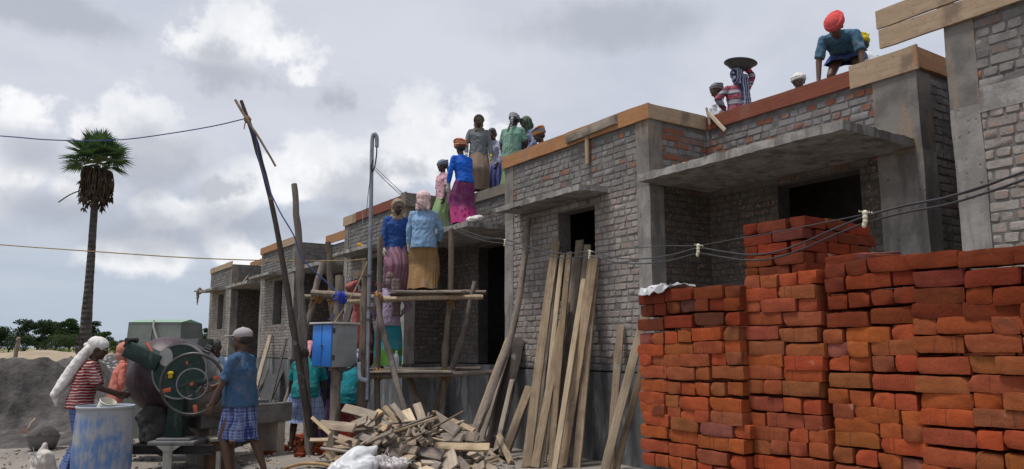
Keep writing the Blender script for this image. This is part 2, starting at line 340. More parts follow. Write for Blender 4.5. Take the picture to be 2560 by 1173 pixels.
def stones():
    rn=random.Random(11); mb=MB()
    for i in range(1500):
        px=rn.uniform(-60,1300); d=rn.uniform(8.2,15); q=P(px,900,d=d); 
        if q.y>6.6: continue
        r=rn.choice((.008,.012,.012,.018,.03))*rn.uniform(.7,1.3); z=.10*noise.noise(Vector((q.x*.45,q.y*.45,0)))*.8-.02
        mb.ell((q.x,q.y,max(-.05,z)+r*.4),r,r*rn.uniform(.6,1),r*rn.uniform(.4,.8),Matrix.Rotation(rn.uniform(0,6),3,'Z'),n=4,r=rn.random())
    m,t=newmat('yard_stones',.95,.1); r=attr(t); t.set(t.b.inputs['Base Color'],t.mix(r,(.10,.09,.085),(.33,.29,.25))); tag(mb.build('loose_stones',m,smooth=False),'small stones and clods scattered over the yard','stones',kind='stuff')
stones()
def hmesh(name,mat,x0,x1,y0,y1,step,fn,**k):
    nx=int((x1-x0)/step)+1; ny=int((y1-y0)/step)+1; vs=[];
    for j in range(ny):
        for i in range(nx):
            x=x0+i*step;y=y0+j*step; vs.append((x,y,fn(x,y)))
    fs=[(j*nx+i,j*nx+i+1,(j+1)*nx+i+1,(j+1)*nx+i) for j in range(ny-1) for i in range(nx-1)]
    mb=MB(); mb.add(vs,fs); return mb.build(name,mat,**k)
def fb(x,y,s,o=4,z=0): return noise.fractal(Vector((x*s,y*s,z)),.9,2.1,o)
def S(a,b,x): 
    t=max(0,min(1,(x-a)/(b-a))); return t*t*(3-2*t)
# terrain beyond the yard, with local axes: u across the view, w forward
def uw(x,y): return x*RT.x+y*RT.y, x*FH.x+y*FH.y
def fromuw(u,w): q=RT*u+FH*w; return q.x,q.y
def hm_uw(name,mat,u0,u1,w0,w1,st,fn):
    nx=int((u1-u0)/st)+1; ny=int((w1-w0)/st)+1; vs=[]
    for j in range(ny):
        for i in range(nx):
            u=u0+i*st; w=w0+j*st; x,y=fromuw(u,w); vs.append((x,y,fn(u,w)))
    fs=[(j*nx+i,j*nx+i+1,(j+1)*nx+i+1,(j+1)*nx+i) for j in range(ny-1) for i in range(nx-1)]
    mb=MB(); mb.add(vs,fs); return mb.build(name,mat)
sandm=simple('grey_quarry_sand',(.115,.105,.10),(.06,.055,.053),3.5,.95,.1,1.0,.06)
def heap(u,w):
    # scooped heap of dark sand: flat crest, steep cut face towards the yard
    top=1.20+.05*fb(u,w,.8)+.10*S(-9.6,-9.0,u)*S(-8.0,-8.5,u)
    cut=13.55+.55*fb(u,3,.55)+.30*math.sin(u*2.2)
    f=S(cut-1.25-.35*fb(u,w,1.3),cut+.1,w)
    side=1-S(-8.7,-6.6,u+.5*fb(u,w,.9)); back=1-S(15.8,17.6,w)
    toe=.16*S(11.8,13.0,w)*(1-S(-7.2,-6.2,u))
    h=max(toe*back, top*f*side*back)
    gl=abs(noise.noise(Vector((u*1.6+.4*w,w*.7,5))))*.28*f*(1-.7*f)*2.2; rd=noise.ridged_multi_fractal(Vector((u*1.1,w*1.1,3)),.9,2.1,4,1.0,2.0)*.055
    return h-gl*side+(.05*fb(u,w,2.6)+.035*fb(u,w,7)+rd-.06)*min(1,h*3)-.05*(h<.01)
tag(hm_uw('sand_heap',sandm,-17,-5.6,11.4,17.8,.07,heap),'dark grey heap of quarry sand with a steep dug face','sand',kind='stuff')
gm,t=newmat('grey_gravel',.9,.2); v=t.n('ShaderNodeTexVoronoi',dict(feature='F1'),Vector=t.co,Scale=11.0); vc=t.n('ShaderNodeSeparateColor',i0=v.outputs['Color']).outputs[0]
t.set(t.b.inputs['Base Color'],t.mix(t.ss(v.outputs['Distance'],.25,.55),t.mix(vc,(.36,.36,.37),(.20,.20,.21)),(.07,.07,.07))); bump(t,t.m('SUBTRACT',1.0,v.outputs['Distance']),1,.06)
def grav(u,w):
    r=math.hypot((u+9.3)/3.0,(w-18.3)/2.1); return max(-.05,1.36*(1-r**1.5))+.06*fb(u,w,2)+.03*fb(u,w,9)
tag(hm_uw('gravel_heap',gm,-13,-5.6,15.8,21,.07,grav),'pale grey heap of crushed stone behind the sand','gravel',kind='stuff')
bank=simple('tan_sand',(.36,.29,.21),(.28,.225,.165),.6,.95,.1,.6,.05)
def sbank(u,w):
    a=1.15*(1-S(-28,-20,u+2*fb(u,w,.15)))*S(46,52,w)*(1-S(58,66,w)); b=.75*(1-S(-17,-9,u))*S(42,47,w)*(1-S(52,60,w))
    return max(a,b)+.25*fb(u,w,.35)*min(1,a+b)-.06
tag(hm_uw('sand_bank',bank,-70,-6,40,68,.5,sbank),kind='structure')
# ---------------------------------------------------------------- houses
PER=7.3; YF=6.9; YR=8.0; YB=12.4; XP=3.45; XE=6.42; ZB=1.40; ZT=4.5; ZP=1.18
def wallface(mbB,mbM,o,u,nrm,L,z0,z1,ops=(),th=.23,bl=.235,ch=.09,holes=(),rag=1.0,thick=.2):
    o=Vector(o);u=Vector(u);nrm=Vector(nrm)
    us=sorted({0,L,*[a for q in ops for a in q[:2]]}); zs=sorted({z0,z1,*[a for q in ops for a in q[2:4]]})
    for i in range(len(us)-1):
        for j in range(len(zs)-1):
            uc=(us[i]+us[i+1])/2; zc=(zs[j]+zs[j+1])/2
            if any(q[0]<uc<q[1] and q[2]<zc<q[3] for q in ops): continue
            if zs[j]<z0-1e-6 or zs[j+1]>z1+1e-6: continue
            p0=o+u*us[i]+Vector((0,0,zs[j])); p1=o+u*us[i+1]-nrm*th+Vector((0,0,zs[j+1]))
            mbM.b2([min(a,b) for a,b in zip(p0,p1)],[max(a,b) for a,b in zip(p0,p1)])
    z=z0+.008; row=0
    while z+ch-.012<=z1+.02:
        head=(row%2==1); step=(bl/2 if head else bl)+.010
        x=-random.uniform(0,step); 
        while x<L:
            a=max(x,0.004); b=min(x+step-.010-random.uniform(0,.006),L-.004); zz0=z+random.uniform(-.004,.006); zz1=min(z+ch-.012+random.uniform(-.005,.004),z1)
            x+=step
            if b-a<.03: continue
            segs=[(a,b)]
            for q in ops:
                if zz1>q[2]+.02 and zz0<q[3]-.02:
                    ns=[]
                    for (s,e) in segs:
                        if e<=q[0] or s>=q[1]: ns.append((s,e)); continue
                        if s<q[0]: ns.append((s,q[0]-.003))
                        if e>q[1]: ns.append((q[1]+.003,e))
                    segs=ns
            for (s,e) in segs:
                if e-s<.03: continue
                if any(s-.02<hx<e+.02 and zz0-.01<hz<zz1+.01 for hx,hz in holes):
                    continue
                d0=-.004; d1=.003+random.uniform(0,.008)*rag; c=min(.010,(e-s)*.3); i=.006; tl=random.uniform(-.004,.004); vs=[]
                for dd,k,ins in((d0,c,0),(d1,c,i)):
                    S_=s+ins;E_=e-ins;A=zz0+ins;B=zz1-ins; k=k*random.uniform(.6,1.4)
                    for (xx,yy) in((S_+k,A),(E_-k,A),(E_,A+k),(E_,B-k),(E_-k,B),(S_+k,B),(S_,B-k),(S_,A+k)):
                        vs.append(o+u*(xx+random.uniform(-.002,.002))+nrm*(dd+tl*(xx-s)/(e-s)*2)+Vector((0,0,yy+random.uniform(-.003,.003))))
                fs=[tuple(range(8,16))]+[(q,(q+1)%8,8+(q+1)%8,8+q) for q in range(8)]
                mbB.add(vs,fs,random.random())
        z+=ch; row+=1
def slabmesh(mb,x0,x1,y0,y1,z0,th,nse=.012,st=.09,tilt=0):
    # rough cast slab: gridded top and bottom with ragged edges
    nx=max(3,int((x1-x0)/st)); ny=max(3,int((y1-y0)/st)); ix={};vs=[];fs=[]
    def vid(i,j,k):
        if (i,j,k) not in ix:
            x=x0+(x1-x0)*i/nx; y=y0+(y1-y0)*j/ny; e=(i in(0,nx))or(j in(0,ny)); a=nse*(2.0 if e else .7)
            zz=z0+th*k+tilt*(y1-y)/(y1-y0)
            q=Vector((x*7,y*7,k*5.)); n=noise.noise_vector(q)*a
            ix[(i,j,k)]=len(vs); vs.append((x+n.x,y+n.y,zz+n.z*(1 if k else .6)))
        return ix[(i,j,k)]
    for i in range(nx):
        for j in range(ny):
            for k in(0,1): fs.append((vid(i,j,k),vid(i+1,j,k),vid(i+1,j+1,k),vid(i,j+1,k)))
    for i in range(nx):
        for j in(0,ny): fs.append((vid(i,j,0),vid(i+1,j,0),vid(i+1,j,1),vid(i,j,1)))
    for j in range(ny):
        for i in(0,nx): fs.append((vid(i,j,0),vid(i,j+1,0),vid(i,j+1,1),vid(i,j,1)))
    mb.add(vs,fs)
def colmesh(mb,x0,x1,y0,y1,z0,z1):
    nz=int((z1-z0)/.12)+1; vs=[];fs=[]
    for k in range(nz+1):
        z=z0+(z1-z0)*k/nz
        for (x,y) in((x0,y0),(x1,y0),(x1,y1),(x0,y1)):
            n=noise.noise_vector(Vector((x*5,y*5,z*2.3)))*.009; vs.append((x+n.x,y+n.y,z))
    for k in range(nz):
        for q in range(4): fs.append((k*4+q,k*4+(q+1)%4,k*4+4+(q+1)%4,k*4+4+q))
    fs+=[(3,2,1,0),tuple(nz*4+q for q in range(4))]; mb.add(vs,fs)
def fboard(root,kind,p0,p1,h,th=.032,z=None,ragged=True,h1=None):
    # a formwork board standing on edge from p0 to p1
    p0=Vector(p0);p1=Vector(p1); L=(p1-p0).length; n=max(4,int(L/.15)); vs=[];fs=[]; h1=h if h1 is None else h1
    for i in range(n+1):
        x=L*i/n; hh=h+(h1-h)*i/n
        jt=noise.noise(Vector((x*3,p0.x,7)))*.010+noise.noise(Vector((x*11,p0.x,2)))*.005*ragged; jb=noise.noise(Vector((x*3,p0.x,3)))*.008
        jx=noise.noise(Vector((x*1.5,p0.y,9)))*.006
        for (yy,zz) in((-th+jx,jb),(jx,jb),(jx,hh+jt),(-th+jx,hh+jt)): vs.append((x,yy,zz))
    for i in range(n):
        for q in range(4): fs.append((i*4+q,i*4+(q+1)%4,i*4+4+(q+1)%4,i*4+4+q))
    fs+=[(0,1,2,3),tuple(n*4+q for q in(3,2,1,0))]
    mb=MB(); mb.add(vs,fs); o=mb.build('formwork_board',MATS[kind],root,smooth=False)
    d=(p1-p0).normalized(); M=Matrix((d,Vector((0,0,1)).cross(d),Vector((0,0,1)))).transposed().to_4x4(); M.translation=p0-root.location; o.matrix_local=M
    return o
def house(k,label,bm='wallfar',porch=True,side='wallfar',boards=None,rec=None):
    x0=-10.65+PER*k; root=empty('brick_house',(x0,YF,0),label,'house','unfinished brick houses in the row')
    def bld(mb,nm,mat): 
        mb.v=[(a-x0,b-YF,c) for a,b,c in mb.v]; return mb.build(nm,mat,root,smooth=nm!='mortar')
    X=lambda a:x0+a
    # openings (local u along each wall)
    win=(1.46,2.32,2.20,3.52); door=(4.58-XP,5.70-XP,1.2,3.52)
    B=MB();M=MB()
    wallface(B,M,(X(.23),YF,0),(1,0,0),(0,-1,0),XP-.46,ZB-.2,ZT,[(win[0]-.23,win[1]-.23,win[2],win[3])] if porch else [],holes=[(.45,2.35),(2.55,2.05)] )
    bld(B,'front_wall',[MATS[bm]]); bld(M,'wall_mortar',MATS['mortar'])
    B=MB();M=MB()
    if porch:
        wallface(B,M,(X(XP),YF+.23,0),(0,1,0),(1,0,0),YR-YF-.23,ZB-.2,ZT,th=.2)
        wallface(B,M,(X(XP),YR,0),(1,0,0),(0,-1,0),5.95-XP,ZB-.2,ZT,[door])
        bld(B,'porch_wall',MATS[rec or 'porch']); bld(M,'porch_mortar',MATS['mortarporchshade'])
    else:
        M.b2((X(XP-.2),YF+.23,0),(X(XP),YR,ZT)); M.b2((X(XP),YR,0),(X(XE),YR+.2,ZT)); bld(M,'porch_mortar',MATS['mortar'])
    B=MB();M=MB()
    wallface(B,M,(X(XE),YR+.25,0),(0,1,0),(1,0,0),YB-YR-.25,ZB-.2,ZT)
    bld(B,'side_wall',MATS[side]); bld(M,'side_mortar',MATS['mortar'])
    B=MB();M=MB()
    wallface(B,M,(X(0),YB,0),(0,-1,0),(-1,0,0),YB-YF-.23,ZB-.2,ZT)
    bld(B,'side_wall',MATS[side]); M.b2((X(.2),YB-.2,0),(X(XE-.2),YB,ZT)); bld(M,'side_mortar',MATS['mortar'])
    # dark rooms: partition behind the openings
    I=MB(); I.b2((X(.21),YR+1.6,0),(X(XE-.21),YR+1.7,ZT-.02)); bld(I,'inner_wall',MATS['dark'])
    # plinth with the porch step
    p=MB(); p.b2((X(-.035),YF-.035,-.1),(X(XP+.035),YF+.30,ZP)); p.b2((X(-.035),YF+.30,-.1),(X(.2),YB+.03,ZP)); p.b2((X(XP-.3),YF+.30,-.1),(X(XP+.035),YR,ZP)); p.b2((X(XP+.035),YR-.035,-.1),(X(XE+.035),YR+.25,ZP)); p.b2((X(XE-.2),YR+.25,-.1),(X(XE+.035),YB+.03,ZP))
    bld(p,'plinth',MATS['plinth'])
    for (a,b,c,d) in((-.012,.235,YF-.012,YF+.23),(XP-.235,XP+.014,YF-.014,YF+.235))+(((5.93,XE+.014,YR-.014,YR+.26),) if True else ()):
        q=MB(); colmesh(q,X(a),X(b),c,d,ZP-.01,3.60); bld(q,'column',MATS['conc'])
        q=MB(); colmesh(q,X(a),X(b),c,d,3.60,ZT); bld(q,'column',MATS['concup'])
    l=MB(); l.b2((X(XE-.19),YR+.26,3.56),(X(XE+.012),YB,3.70)); bld(l,'lintel_band',MATS['slab']); l=MB(); l.b2((X(-.012),YF+.23,3.56),(X(.19),YB,3.70)); bld(l,'lintel_band',MATS['slab'])
    if bm=='wall' and not porch: l=MB(); l.b2((X(.22),YF-.012,3.52),(X(XP-.2),YF+.1,3.74)); bld(l,'lintel_band',MATS['slab'])
    if porch:
     s=MB(); slabmesh(s,X(.42),X(2.62),YF-.52,YF+.05,3.66,.075,tilt=-.03); bld(s,'sunshade',MATS['slab'])
    if porch:
        s=MB(); slabmesh(s,X(XP-.01),X(XE-.06),YF+.02-.22,YR+.05,3.63,.095,.010,tilt=.0); bld(s,'sunshade',MATS['slab'])
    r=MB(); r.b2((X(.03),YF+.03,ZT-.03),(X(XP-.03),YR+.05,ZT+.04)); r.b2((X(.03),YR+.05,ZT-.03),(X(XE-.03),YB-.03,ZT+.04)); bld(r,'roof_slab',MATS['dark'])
    for b in (boards or []):
        kind,ax,a0,a1,yy,z,h=b[:7]
        if ax=='x': fboard(root,kind,(X(a0),yy,z),(X(a1),yy,z),h,h1=b[7] if len(b)>7 else None)
        else: fboard(root,kind,(X(yy),a0,z),(X(yy),a1,z),h)
    return root
yf=YF-.012; yr=YR-.012
std=lambda a,b,c,d:[(a,'x',-.05,XP+.05,yf,ZT,.21),(b,'y',YF-.045,YR-.05,XP+.018,ZT,.20),(c,'x',XP+.02,XE-.74,yr,ZT,.19),(d,'x',XE-.745,XE+.05,yr,ZT-.03,.27),('ply','y',YR-.045,YB,XE+.016,ZT,.22),('ply','y',YB,YF+.03,-.046,ZT,.21)]
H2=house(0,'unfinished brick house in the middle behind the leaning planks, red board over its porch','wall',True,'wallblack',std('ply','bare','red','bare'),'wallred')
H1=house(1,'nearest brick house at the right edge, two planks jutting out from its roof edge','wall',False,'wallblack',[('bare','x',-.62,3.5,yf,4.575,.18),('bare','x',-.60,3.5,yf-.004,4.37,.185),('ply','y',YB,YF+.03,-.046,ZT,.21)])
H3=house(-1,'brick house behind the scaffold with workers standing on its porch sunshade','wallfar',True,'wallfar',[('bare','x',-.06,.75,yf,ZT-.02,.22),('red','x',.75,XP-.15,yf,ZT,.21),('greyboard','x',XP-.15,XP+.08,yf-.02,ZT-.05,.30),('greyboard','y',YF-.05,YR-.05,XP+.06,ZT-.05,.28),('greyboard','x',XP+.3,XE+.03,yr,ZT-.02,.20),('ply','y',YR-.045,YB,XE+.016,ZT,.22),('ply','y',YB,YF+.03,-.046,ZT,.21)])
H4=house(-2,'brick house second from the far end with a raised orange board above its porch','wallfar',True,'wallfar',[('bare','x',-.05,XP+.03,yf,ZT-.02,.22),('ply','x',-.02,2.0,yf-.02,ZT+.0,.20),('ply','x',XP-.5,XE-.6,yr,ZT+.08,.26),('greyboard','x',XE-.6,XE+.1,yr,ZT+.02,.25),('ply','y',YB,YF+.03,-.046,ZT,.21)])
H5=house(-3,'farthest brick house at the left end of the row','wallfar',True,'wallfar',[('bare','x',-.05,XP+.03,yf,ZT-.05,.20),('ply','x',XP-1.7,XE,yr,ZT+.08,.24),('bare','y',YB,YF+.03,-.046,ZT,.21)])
# extra planks nailed over the boards
def timber(name,mat,p0,p1,w,t,roll=0.0,parent=None,label=None,cat=None,group=None,chip=.4,warp=.01,seed=None,face=None):
    p0=Vector(p0);p1=Vector(p1);d=(p1-p0); L=d.length; zc=d.normalized(); n=max(4,min(26,int(L/.11))); rnd=random.Random(seed if seed is not None else random.random())
    fv=Vector(face) if face is not None else Vector((0,-1,.2)); yc=(fv-zc*fv.dot(zc)).normalized(); xc=yc.cross(zc)
    ph=rnd.uniform(0,9); vs=[];fs=[]; b=min(w,t)*.14
    for i in range(n+1):
        z=L*i/n; wx=warp*math.sin(z/L*3.1+ph)*L*.6; wy=warp*math.sin(z/L*2.3+ph*2)*L*.6
        cw=w/2*(1+.05*noise.noise(Vector((z*4,ph,1)))); ct=t/2*(1+.06*noise.noise(Vector((z*4,ph,5))))
        for q,(sx,sy,bx,by) in enumerate(((-1,-1,b,0),(1,-1,-b,0),(1,-1,0,b),(1,1,0,-b),(1,1,-b,0),(-1,1,b,0),(-1,1,0,-b),(-1,-1,0,b))):
            zz=z
            if i in(0,n): zz+=(chip*w*noise.noise(Vector((q*.9,ph,i*3.))))
            vs.append((sx*cw+bx+wx+rnd.uniform(-1,1)*b*.25,sy*ct+by+wy+rnd.uniform(-1,1)*b*.25,zz))
    for i in range(n):
        for q in range(8): fs.append((i*8+q,i*8+(q+1)%8,i*8+8+(q+1)%8,i*8+8+q))
    fs+=[tuple(range(7,-1,-1)),tuple(n*8+q for q in range(8))]
    mb=MB(); mb.add(vs,fs); o=mb.build(name,mat)
    Rm=Matrix.Rotation(roll,3,'Z'); M=(Matrix((xc,yc,zc)).transposed()@Rm).to_4x4(); M.translation=p0
    if parent is not None:
        o.parent=parent; M.translation=p0-parent.location
        o.matrix_local=M
    else: o.matrix_world=M
    if label: tag(o,label,cat,group)
    return o
timber('batten',MATS['plank'],P(1416,348,y=6.83),P(1538,300,y=6.83),.13,.04,parent=H2,face=(0,-1,0))
timber('cleat',MATS['fresh'],P(1468,410,y=6.85),P(1466,318,y=6.85),.07,.03,parent=H2,face=(0,-1,0))
timber('batten',MATS['fresh'],P(1770,282,y=7.93),P(1812,325,y=7.9),.05,.03,parent=H2,face=(0,-1,0))
timber('batten',MATS['plank'],P(1766,270,y=7.93),P(1775,312,y=7.9),.03,.02,parent=H2,face=(0,-1,0))
timber('batten',MATS['fresh'],P(603,712,y=7.2),P(647,656,y=7.9),.10,.04,parent=H5,face=(0,-1,0))
# ---------------------------------------------------------------- offering bundles on the sunshades
marig=simple('marigold_yellow',(.75,.42,.01),(.70,.27,.01),30,.8,.2)
def garland(pts,label):
    mb=MB()
    for p in pts:
        for _ in range(9):
            c=Vector(p)+Vector((random.uniform(-.06,.06),random.uniform(-.04,.04),random.uniform(0,.05))); mb.ell(c,*[random.uniform(.022,.034)]*3,n=5)
    c=sum((Vector(p) for p in pts),Vector())/len(pts); mb.v=[tuple(Vector(v)-c) for v in mb.v]
    tag(mb.build('marigold_garland',marig,loc=c),label,'garland','marigold garlands on the sunshades')
def br(px,py,k,y,z=3.745): q=P(px,py,y=y); return Vector((q.x,y,z))
garland([br(1692,434,0,7.0),br(1708,430,0,7.0)],'yellow marigold garland on the middle house porch sunshade beside a red brick')
garland([br(901,616,-1,6.5,3.74)],'single yellow marigold bunch on the small sunshade of the house behind the scaffold')
garland([br(757,668,-2,6.95),br(767,667,-2,6.95)],'orange yellow marigolds on the porch sunshade above the blue box')
garland([br(585,715,-3,6.95),br(598,711,-3,7.0),br(608,708,-3,7.1)],'long yellow marigold garland on the farthest sunshade')
# ---------------------------------------------------------------- loose brick stack in front
bproto=[]
def brickmesh(seed,L=.230,Wd=.109,H=.0715):
    rn=random.Random(seed); bm=bmesh.new(); bmesh.ops.create_cube(bm,size=1); bmesh.ops.subdivide_edges(bm,edges=bm.edges[:],cuts=5,use_grid_fill=True)
    chips=[(Vector((rn.choice((-1,1))*L/2,rn.choice((-1,1))*Wd/2,rn.choice((-1,1))*H/2)),rn.uniform(.018,.045)) for _ in range(4)]
    for v in bm.verts:
        q=Vector((v.co.x*L,v.co.y*Wd,v.co.z*H)); r=.006
        inner=Vector((max(-L/2+r,min(L/2-r,q.x)),max(-Wd/2+r,min(Wd/2-r,q.y)),max(-H/2+r,min(H/2-r,q.z)))); dd=q-inner
        if dd.length>1e-6: q=inner+dd.normalized()*r
        nv=noise.noise_vector(Vector((q.x*14+seed*3,q.y*14,q.z*14))); q+=nv*.0038+noise.noise_vector(Vector((q.x*45+seed,q.y*45,q.z*45)))*.0016
        for c,rr in chips:
            d=(q-c).length
            if d<rr: q+=(-c).normalized()*(rr-d)*.28
        v.co=q
    me=bpy.data.meshes.new('loose_brick'); bm.to_mesh(me); bm.free(); me.materials.append(MATS['brick']); sm(me,50); return me
for i in range(14): bproto.append(brickmesh(i+3))
BL={}
def loosebrick_at(c,rz,colr,label,group,name='loose_brick',scale=(1,1,1),tilt=(0,0)):
    o=bpy.data.objects.new(name,bproto[random.randrange(14)]); col.objects.link(o)
    o.location=c; o.rotation_euler=(tilt[0],tilt[1],rz+random.choice((0,math.pi))); o.scale=scale; o.color=(*colr,1)
    return tag(o,label,'brick',group)
def bcol(wet):
    v=random.random(); base=random.choice([(.335,.078,.027),(.365,.088,.029),(.33,.080,.028),(.31,.081,.032),(.27,.079,.036),(.345,.076,.028),(.30,.082,.034)])
    if random.random()<.03: base=(.25,.09,.065)
    if wet: w_=random.uniform(.50,.66); base=(base[0]*w_,base[1]*w_*.82,base[2]*w_*.85)
    return tuple(q*random.uniform(.82,1.12) for q in base)
CH=.0755; Z0=.80
stacks=[(-3.68,-2.872,3.40,14,3,'in the low left part of the red brick stack'),(-2.87,-2.388,3.455,15,0,'in the bright orange part of the brick stack below the raised block'),(-2.385,-1.932,3.475,15,4,'in the right middle part of the red brick stack'),(-1.93,-1.22,3.46,15,4,'in the crooked right end of the red brick stack')]
for (xa,xb,yy,nr,wet,lab) in stacks:
    for r in range(nr):
        z=Z0+(r+.5)*CH; x=xa+random.uniform(-.02,.015); top=(r>=nr-wet)
        hd=(r%2==0)
        while x<xb-.05:
            rem=xb-x
            head=(random.random()<(.72 if hd else .16)) and rem>.09
            w=.111 if head else .232
            if w>rem+.03:
                w=.111; head=True
            sx=random.uniform(.97,1.02)
            pr=random.uniform(-.009,.007); cx=x+w/2
            dp=.228 if head else .108
            bow=-.05*S(-1.9,-1.3,cx) if xa>-1.95 else 0
            sag=.012*math.sin(cx*5+r*.4)+(.010*math.sin(r*1.3+xa*9))
            loosebrick_at((cx,yy+pr+dp/2+bow,z+sag),(math.pi/2 if head else 0)+R_(random.gauss(0,1.1)),bcol(top),'red clay brick '+lab,'bricks '+lab,scale=(sx,1,random.uniform(1.02,1.065)),tilt=(0,R_(random.gauss(0,.6))) if not head else (R_(random.gauss(0,.6)),0))
            x+=w+random.uniform(.002,.007)
lab='on the raised block standing on the brick stack'
tz0=1.895
for r in range(6):
    z=tz0+(r+.5)*CH; y0=4.18; xl,xr=-3.47,-2.985
    def tb(cx,cy,rz): loosebrick_at((cx,cy,z+random.uniform(-.004,.004)),rz+R_(random.gauss(0,1.8)),bcol(True),'dark red brick '+lab,'bricks '+lab,scale=(1,1,1.05))
    if r%2==0:
        tb(xl+.117,y0+.054,0); tb(xl+.357,y0+.05,0); tb(xr-.054,y0+.23,math.pi/2); tb(xr-.054,y0+.47,math.pi/2); tb(xr-.06,y0+.68,math.pi/2)
    else:
        tb(xl+.056,y0+.115,math.pi/2); tb(xl+.232,y0+.054,0); tb(xr-.056,y0+.117,math.pi/2); tb(xr-.054,y0+.355,math.pi/2); tb(xr-.056,y0+.60,math.pi/2)
for (px,py,y,rz) in((2120,655,3.95,.5),(2195,648,3.9,-.3),(2240,655,3.8,.4)):
    q=P(px,py,y=y); loosebrick_at(q,rz,bcol(True),'brick lying loose on top of the stack behind its front row','loose bricks on the stack top',tilt=(.1,.1))
core=MB()
def crow(x0,x1,y0,y1,z0,z1):
    z=z0
    while z+CH<=z1+.01:
        y=y0
        while y+.1<=y1:
            x=x0+random.uniform(-.1,0)
            while x<x1-.05:
                a=max(x,x0); b=min(x+.228,x1)
                if b-a>.04: core.box(((a+b)/2,y+.054,z+CH/2),(b-a-.004,.106,.069),r=random.random())
                x+=.235
            y+=.113
        z+=CH
crow(-3.66,-1.2,3.75,4.95,0,1.82); crow(-3.66,-1.2,3.52,3.74,0,.80); crow(-3.35,-3.10,4.31,4.85,1.82,2.30)
tag(core.build('brick_heap',MATS['stuffbrick'],smooth=False),'hidden inner courses of the red brick stack','bricks',kind='stuff')
# crumpled foil sheet
def sheet(name,mat,c,ux,uy,nx,ny,amp,label,cat,fr=6,lift=None,parent=None):
    mb=MB();vs=[];ux=Vector(ux);uy=Vector(uy);c=Vector(c)
    for j in range(ny+1):
        for i in range(nx+1):
            a=i/nx-.5;b=j/ny-.5; e=noise.noise_vector(Vector((a*fr,b*fr,c.x)))*amp; k=noise.noise(Vector((a*4,b*4,3)))
            p=ux*a*(1+.25*k)+uy*b*(1+.2*k)+e; 
            if lift: p.z+=lift(a,b)
            vs.append(p)
    top=[tuple(v) for v in vs]; n1=(nx+1)*(ny+1); bot=[(v[0],v[1],v[2]-.004) for v in top]
    f=[];W_=nx+1
    for j in range(ny):
        for i in range(nx):
            q=(j*W_+i,j*W_+i+1,(j+1)*W_+i+1,(j+1)*W_+i); f.append(q); f.append(tuple(n1+k for k in reversed(q)))
    ring=[i for i in range(nx)]+[j*W_+nx for j in range(ny)]+[ny*W_+nx-i for i in range(nx)]+[(ny-j)*W_ for j in range(ny)]
    for i in range(len(ring)): a,b=ring[i],ring[(i+1)%len(ring)]; f.append((a,b,n1+b,n1+a))
    mb.add(top+bot,f); o=mb.build(name,mat,parent,loc=c); sm(o.data,30)
    if label: tag(o,label,cat)
    return o
foil=simple('grey_plastic_foil',(.55,.55,.56),(.35,.35,.37),20,.35,.5,.4,.01)
sheet('plastic_sheet',foil,Vector((P(1664,702,y=3.47).x,3.47,1.872)),(.26,0,.02),(0,.24,0),14,10,.035,'crumpled silvery plastic sheet lying on the left end of the brick stack','plastic sheet',9,lift=lambda a,b:.02-.10*max(0,-.3-b)-.3*max(0,-.42-b))
# ---------------------------------------------------------------- leaning planks
def lean(pt,pb,w,t,mat,label,ytop=6.78,group='timber leaning on the houses',name='leaning_plank',cat='plank',roll=0.0,yb=None,warp=.006,face=(.62,-.80,.15)):
    a=P(*pt,y=ytop); b=P(*pb,y=yb) if yb else P(*pb,z=0.02)
    if yb:
        d=(b-a); b=a+d*((a.z-.02)/(a.z-b.z))
    return timber(name,MATS[mat],b,a,w,t,roll,label=label,cat=cat,group=group,warp=warp,face=face)
lean((1390,608),(1318,1168),.125,.05,'lean','widest pale plank at the left of the bundle leaning on the window',6.80)
lean((1408,640),(1350,1168),.07,.045,'fresh','narrow yellowish strip just right of the widest plank in the bundle',6.82)
lean((1424,634),(1378,1168),.085,.05,'lean','pale straight plank in the middle of the leaning bundle',6.74)
lean((1449,600),(1392,1130),.12,.04,'lean','brown plank with the highest top, behind the middle of the bundle',7.0,yb=6.2)
lean((1468,612),(1408,1130),.10,.045,'lean','dark brown plank second from the top of the bundle, in the window',6.95,yb=6.25)
lean((1483,640),(1405,1168),.14,.05,'lean','grey weathered plank with stains, right of the middle of the bundle',6.80)
lean((1490,668),(1440,1168),.11,.05,'lean','pale plank at the right edge of the bundle leaning on the window',6.84)
lean((1398,622),(1332,1150),.10,.04,'pole','dark grey plank just behind the widest plank of the bundle',6.86,yb=6.1)
lean((1436,648),(1362,1140),.09,.045,'lean','brown strip between the pale plank and the brown plank',6.90,yb=6.15)
lean((1477,655),(1425,1150),.09,.04,'pole','grey strip behind the stained weathered plank',6.90,yb=6.2)
lean((1415,760),(1340,1165),.11,.05,'lean','shorter bark stained plank in front of the widest plank',6.62,yb=5.75)
lean((1462,700),(1385,1168),.075,.04,'fresh','narrow yellow strip beside the grey weathered plank',6.70,yb=5.85)
lean((1552,816),(1528,1150),.10,.04,'lean','short upright plank alone on the wall right of the bundle',6.84,yb=6.45)
lean((1612,790),(1512,1180),.11,.05,'fresh','bright yellow new plank slanting out from behind the brick stack',6.70)
lean((1608,905),(1540,1180),.08,.04,'lean','thin plank slanting behind the bright yellow plank',6.75)
lean((1272,848),(1183,1080),.09,.05,'lean','bark edged slab plank at the left of the corner bundle',6.75,yb=5.9)
lean((1281,842),(1208,1092),.07,.05,'pole','thin grey plank beside the bark edged slab',6.8,yb=6.0)
lean((1293,848),(1238,1100),.26,.035,'darkpole','wide dark board leaning on the house corner',6.82,yb=6.3)
lean((1280,950),(1238,1142),.075,.04,'lean','thin short plank in front of the wide dark board',6.6,yb=5.9)
lean((1323,972),(1262,1135),.13,.07,'lean','short split beam leaning on the plinth',6.7,yb=5.9)
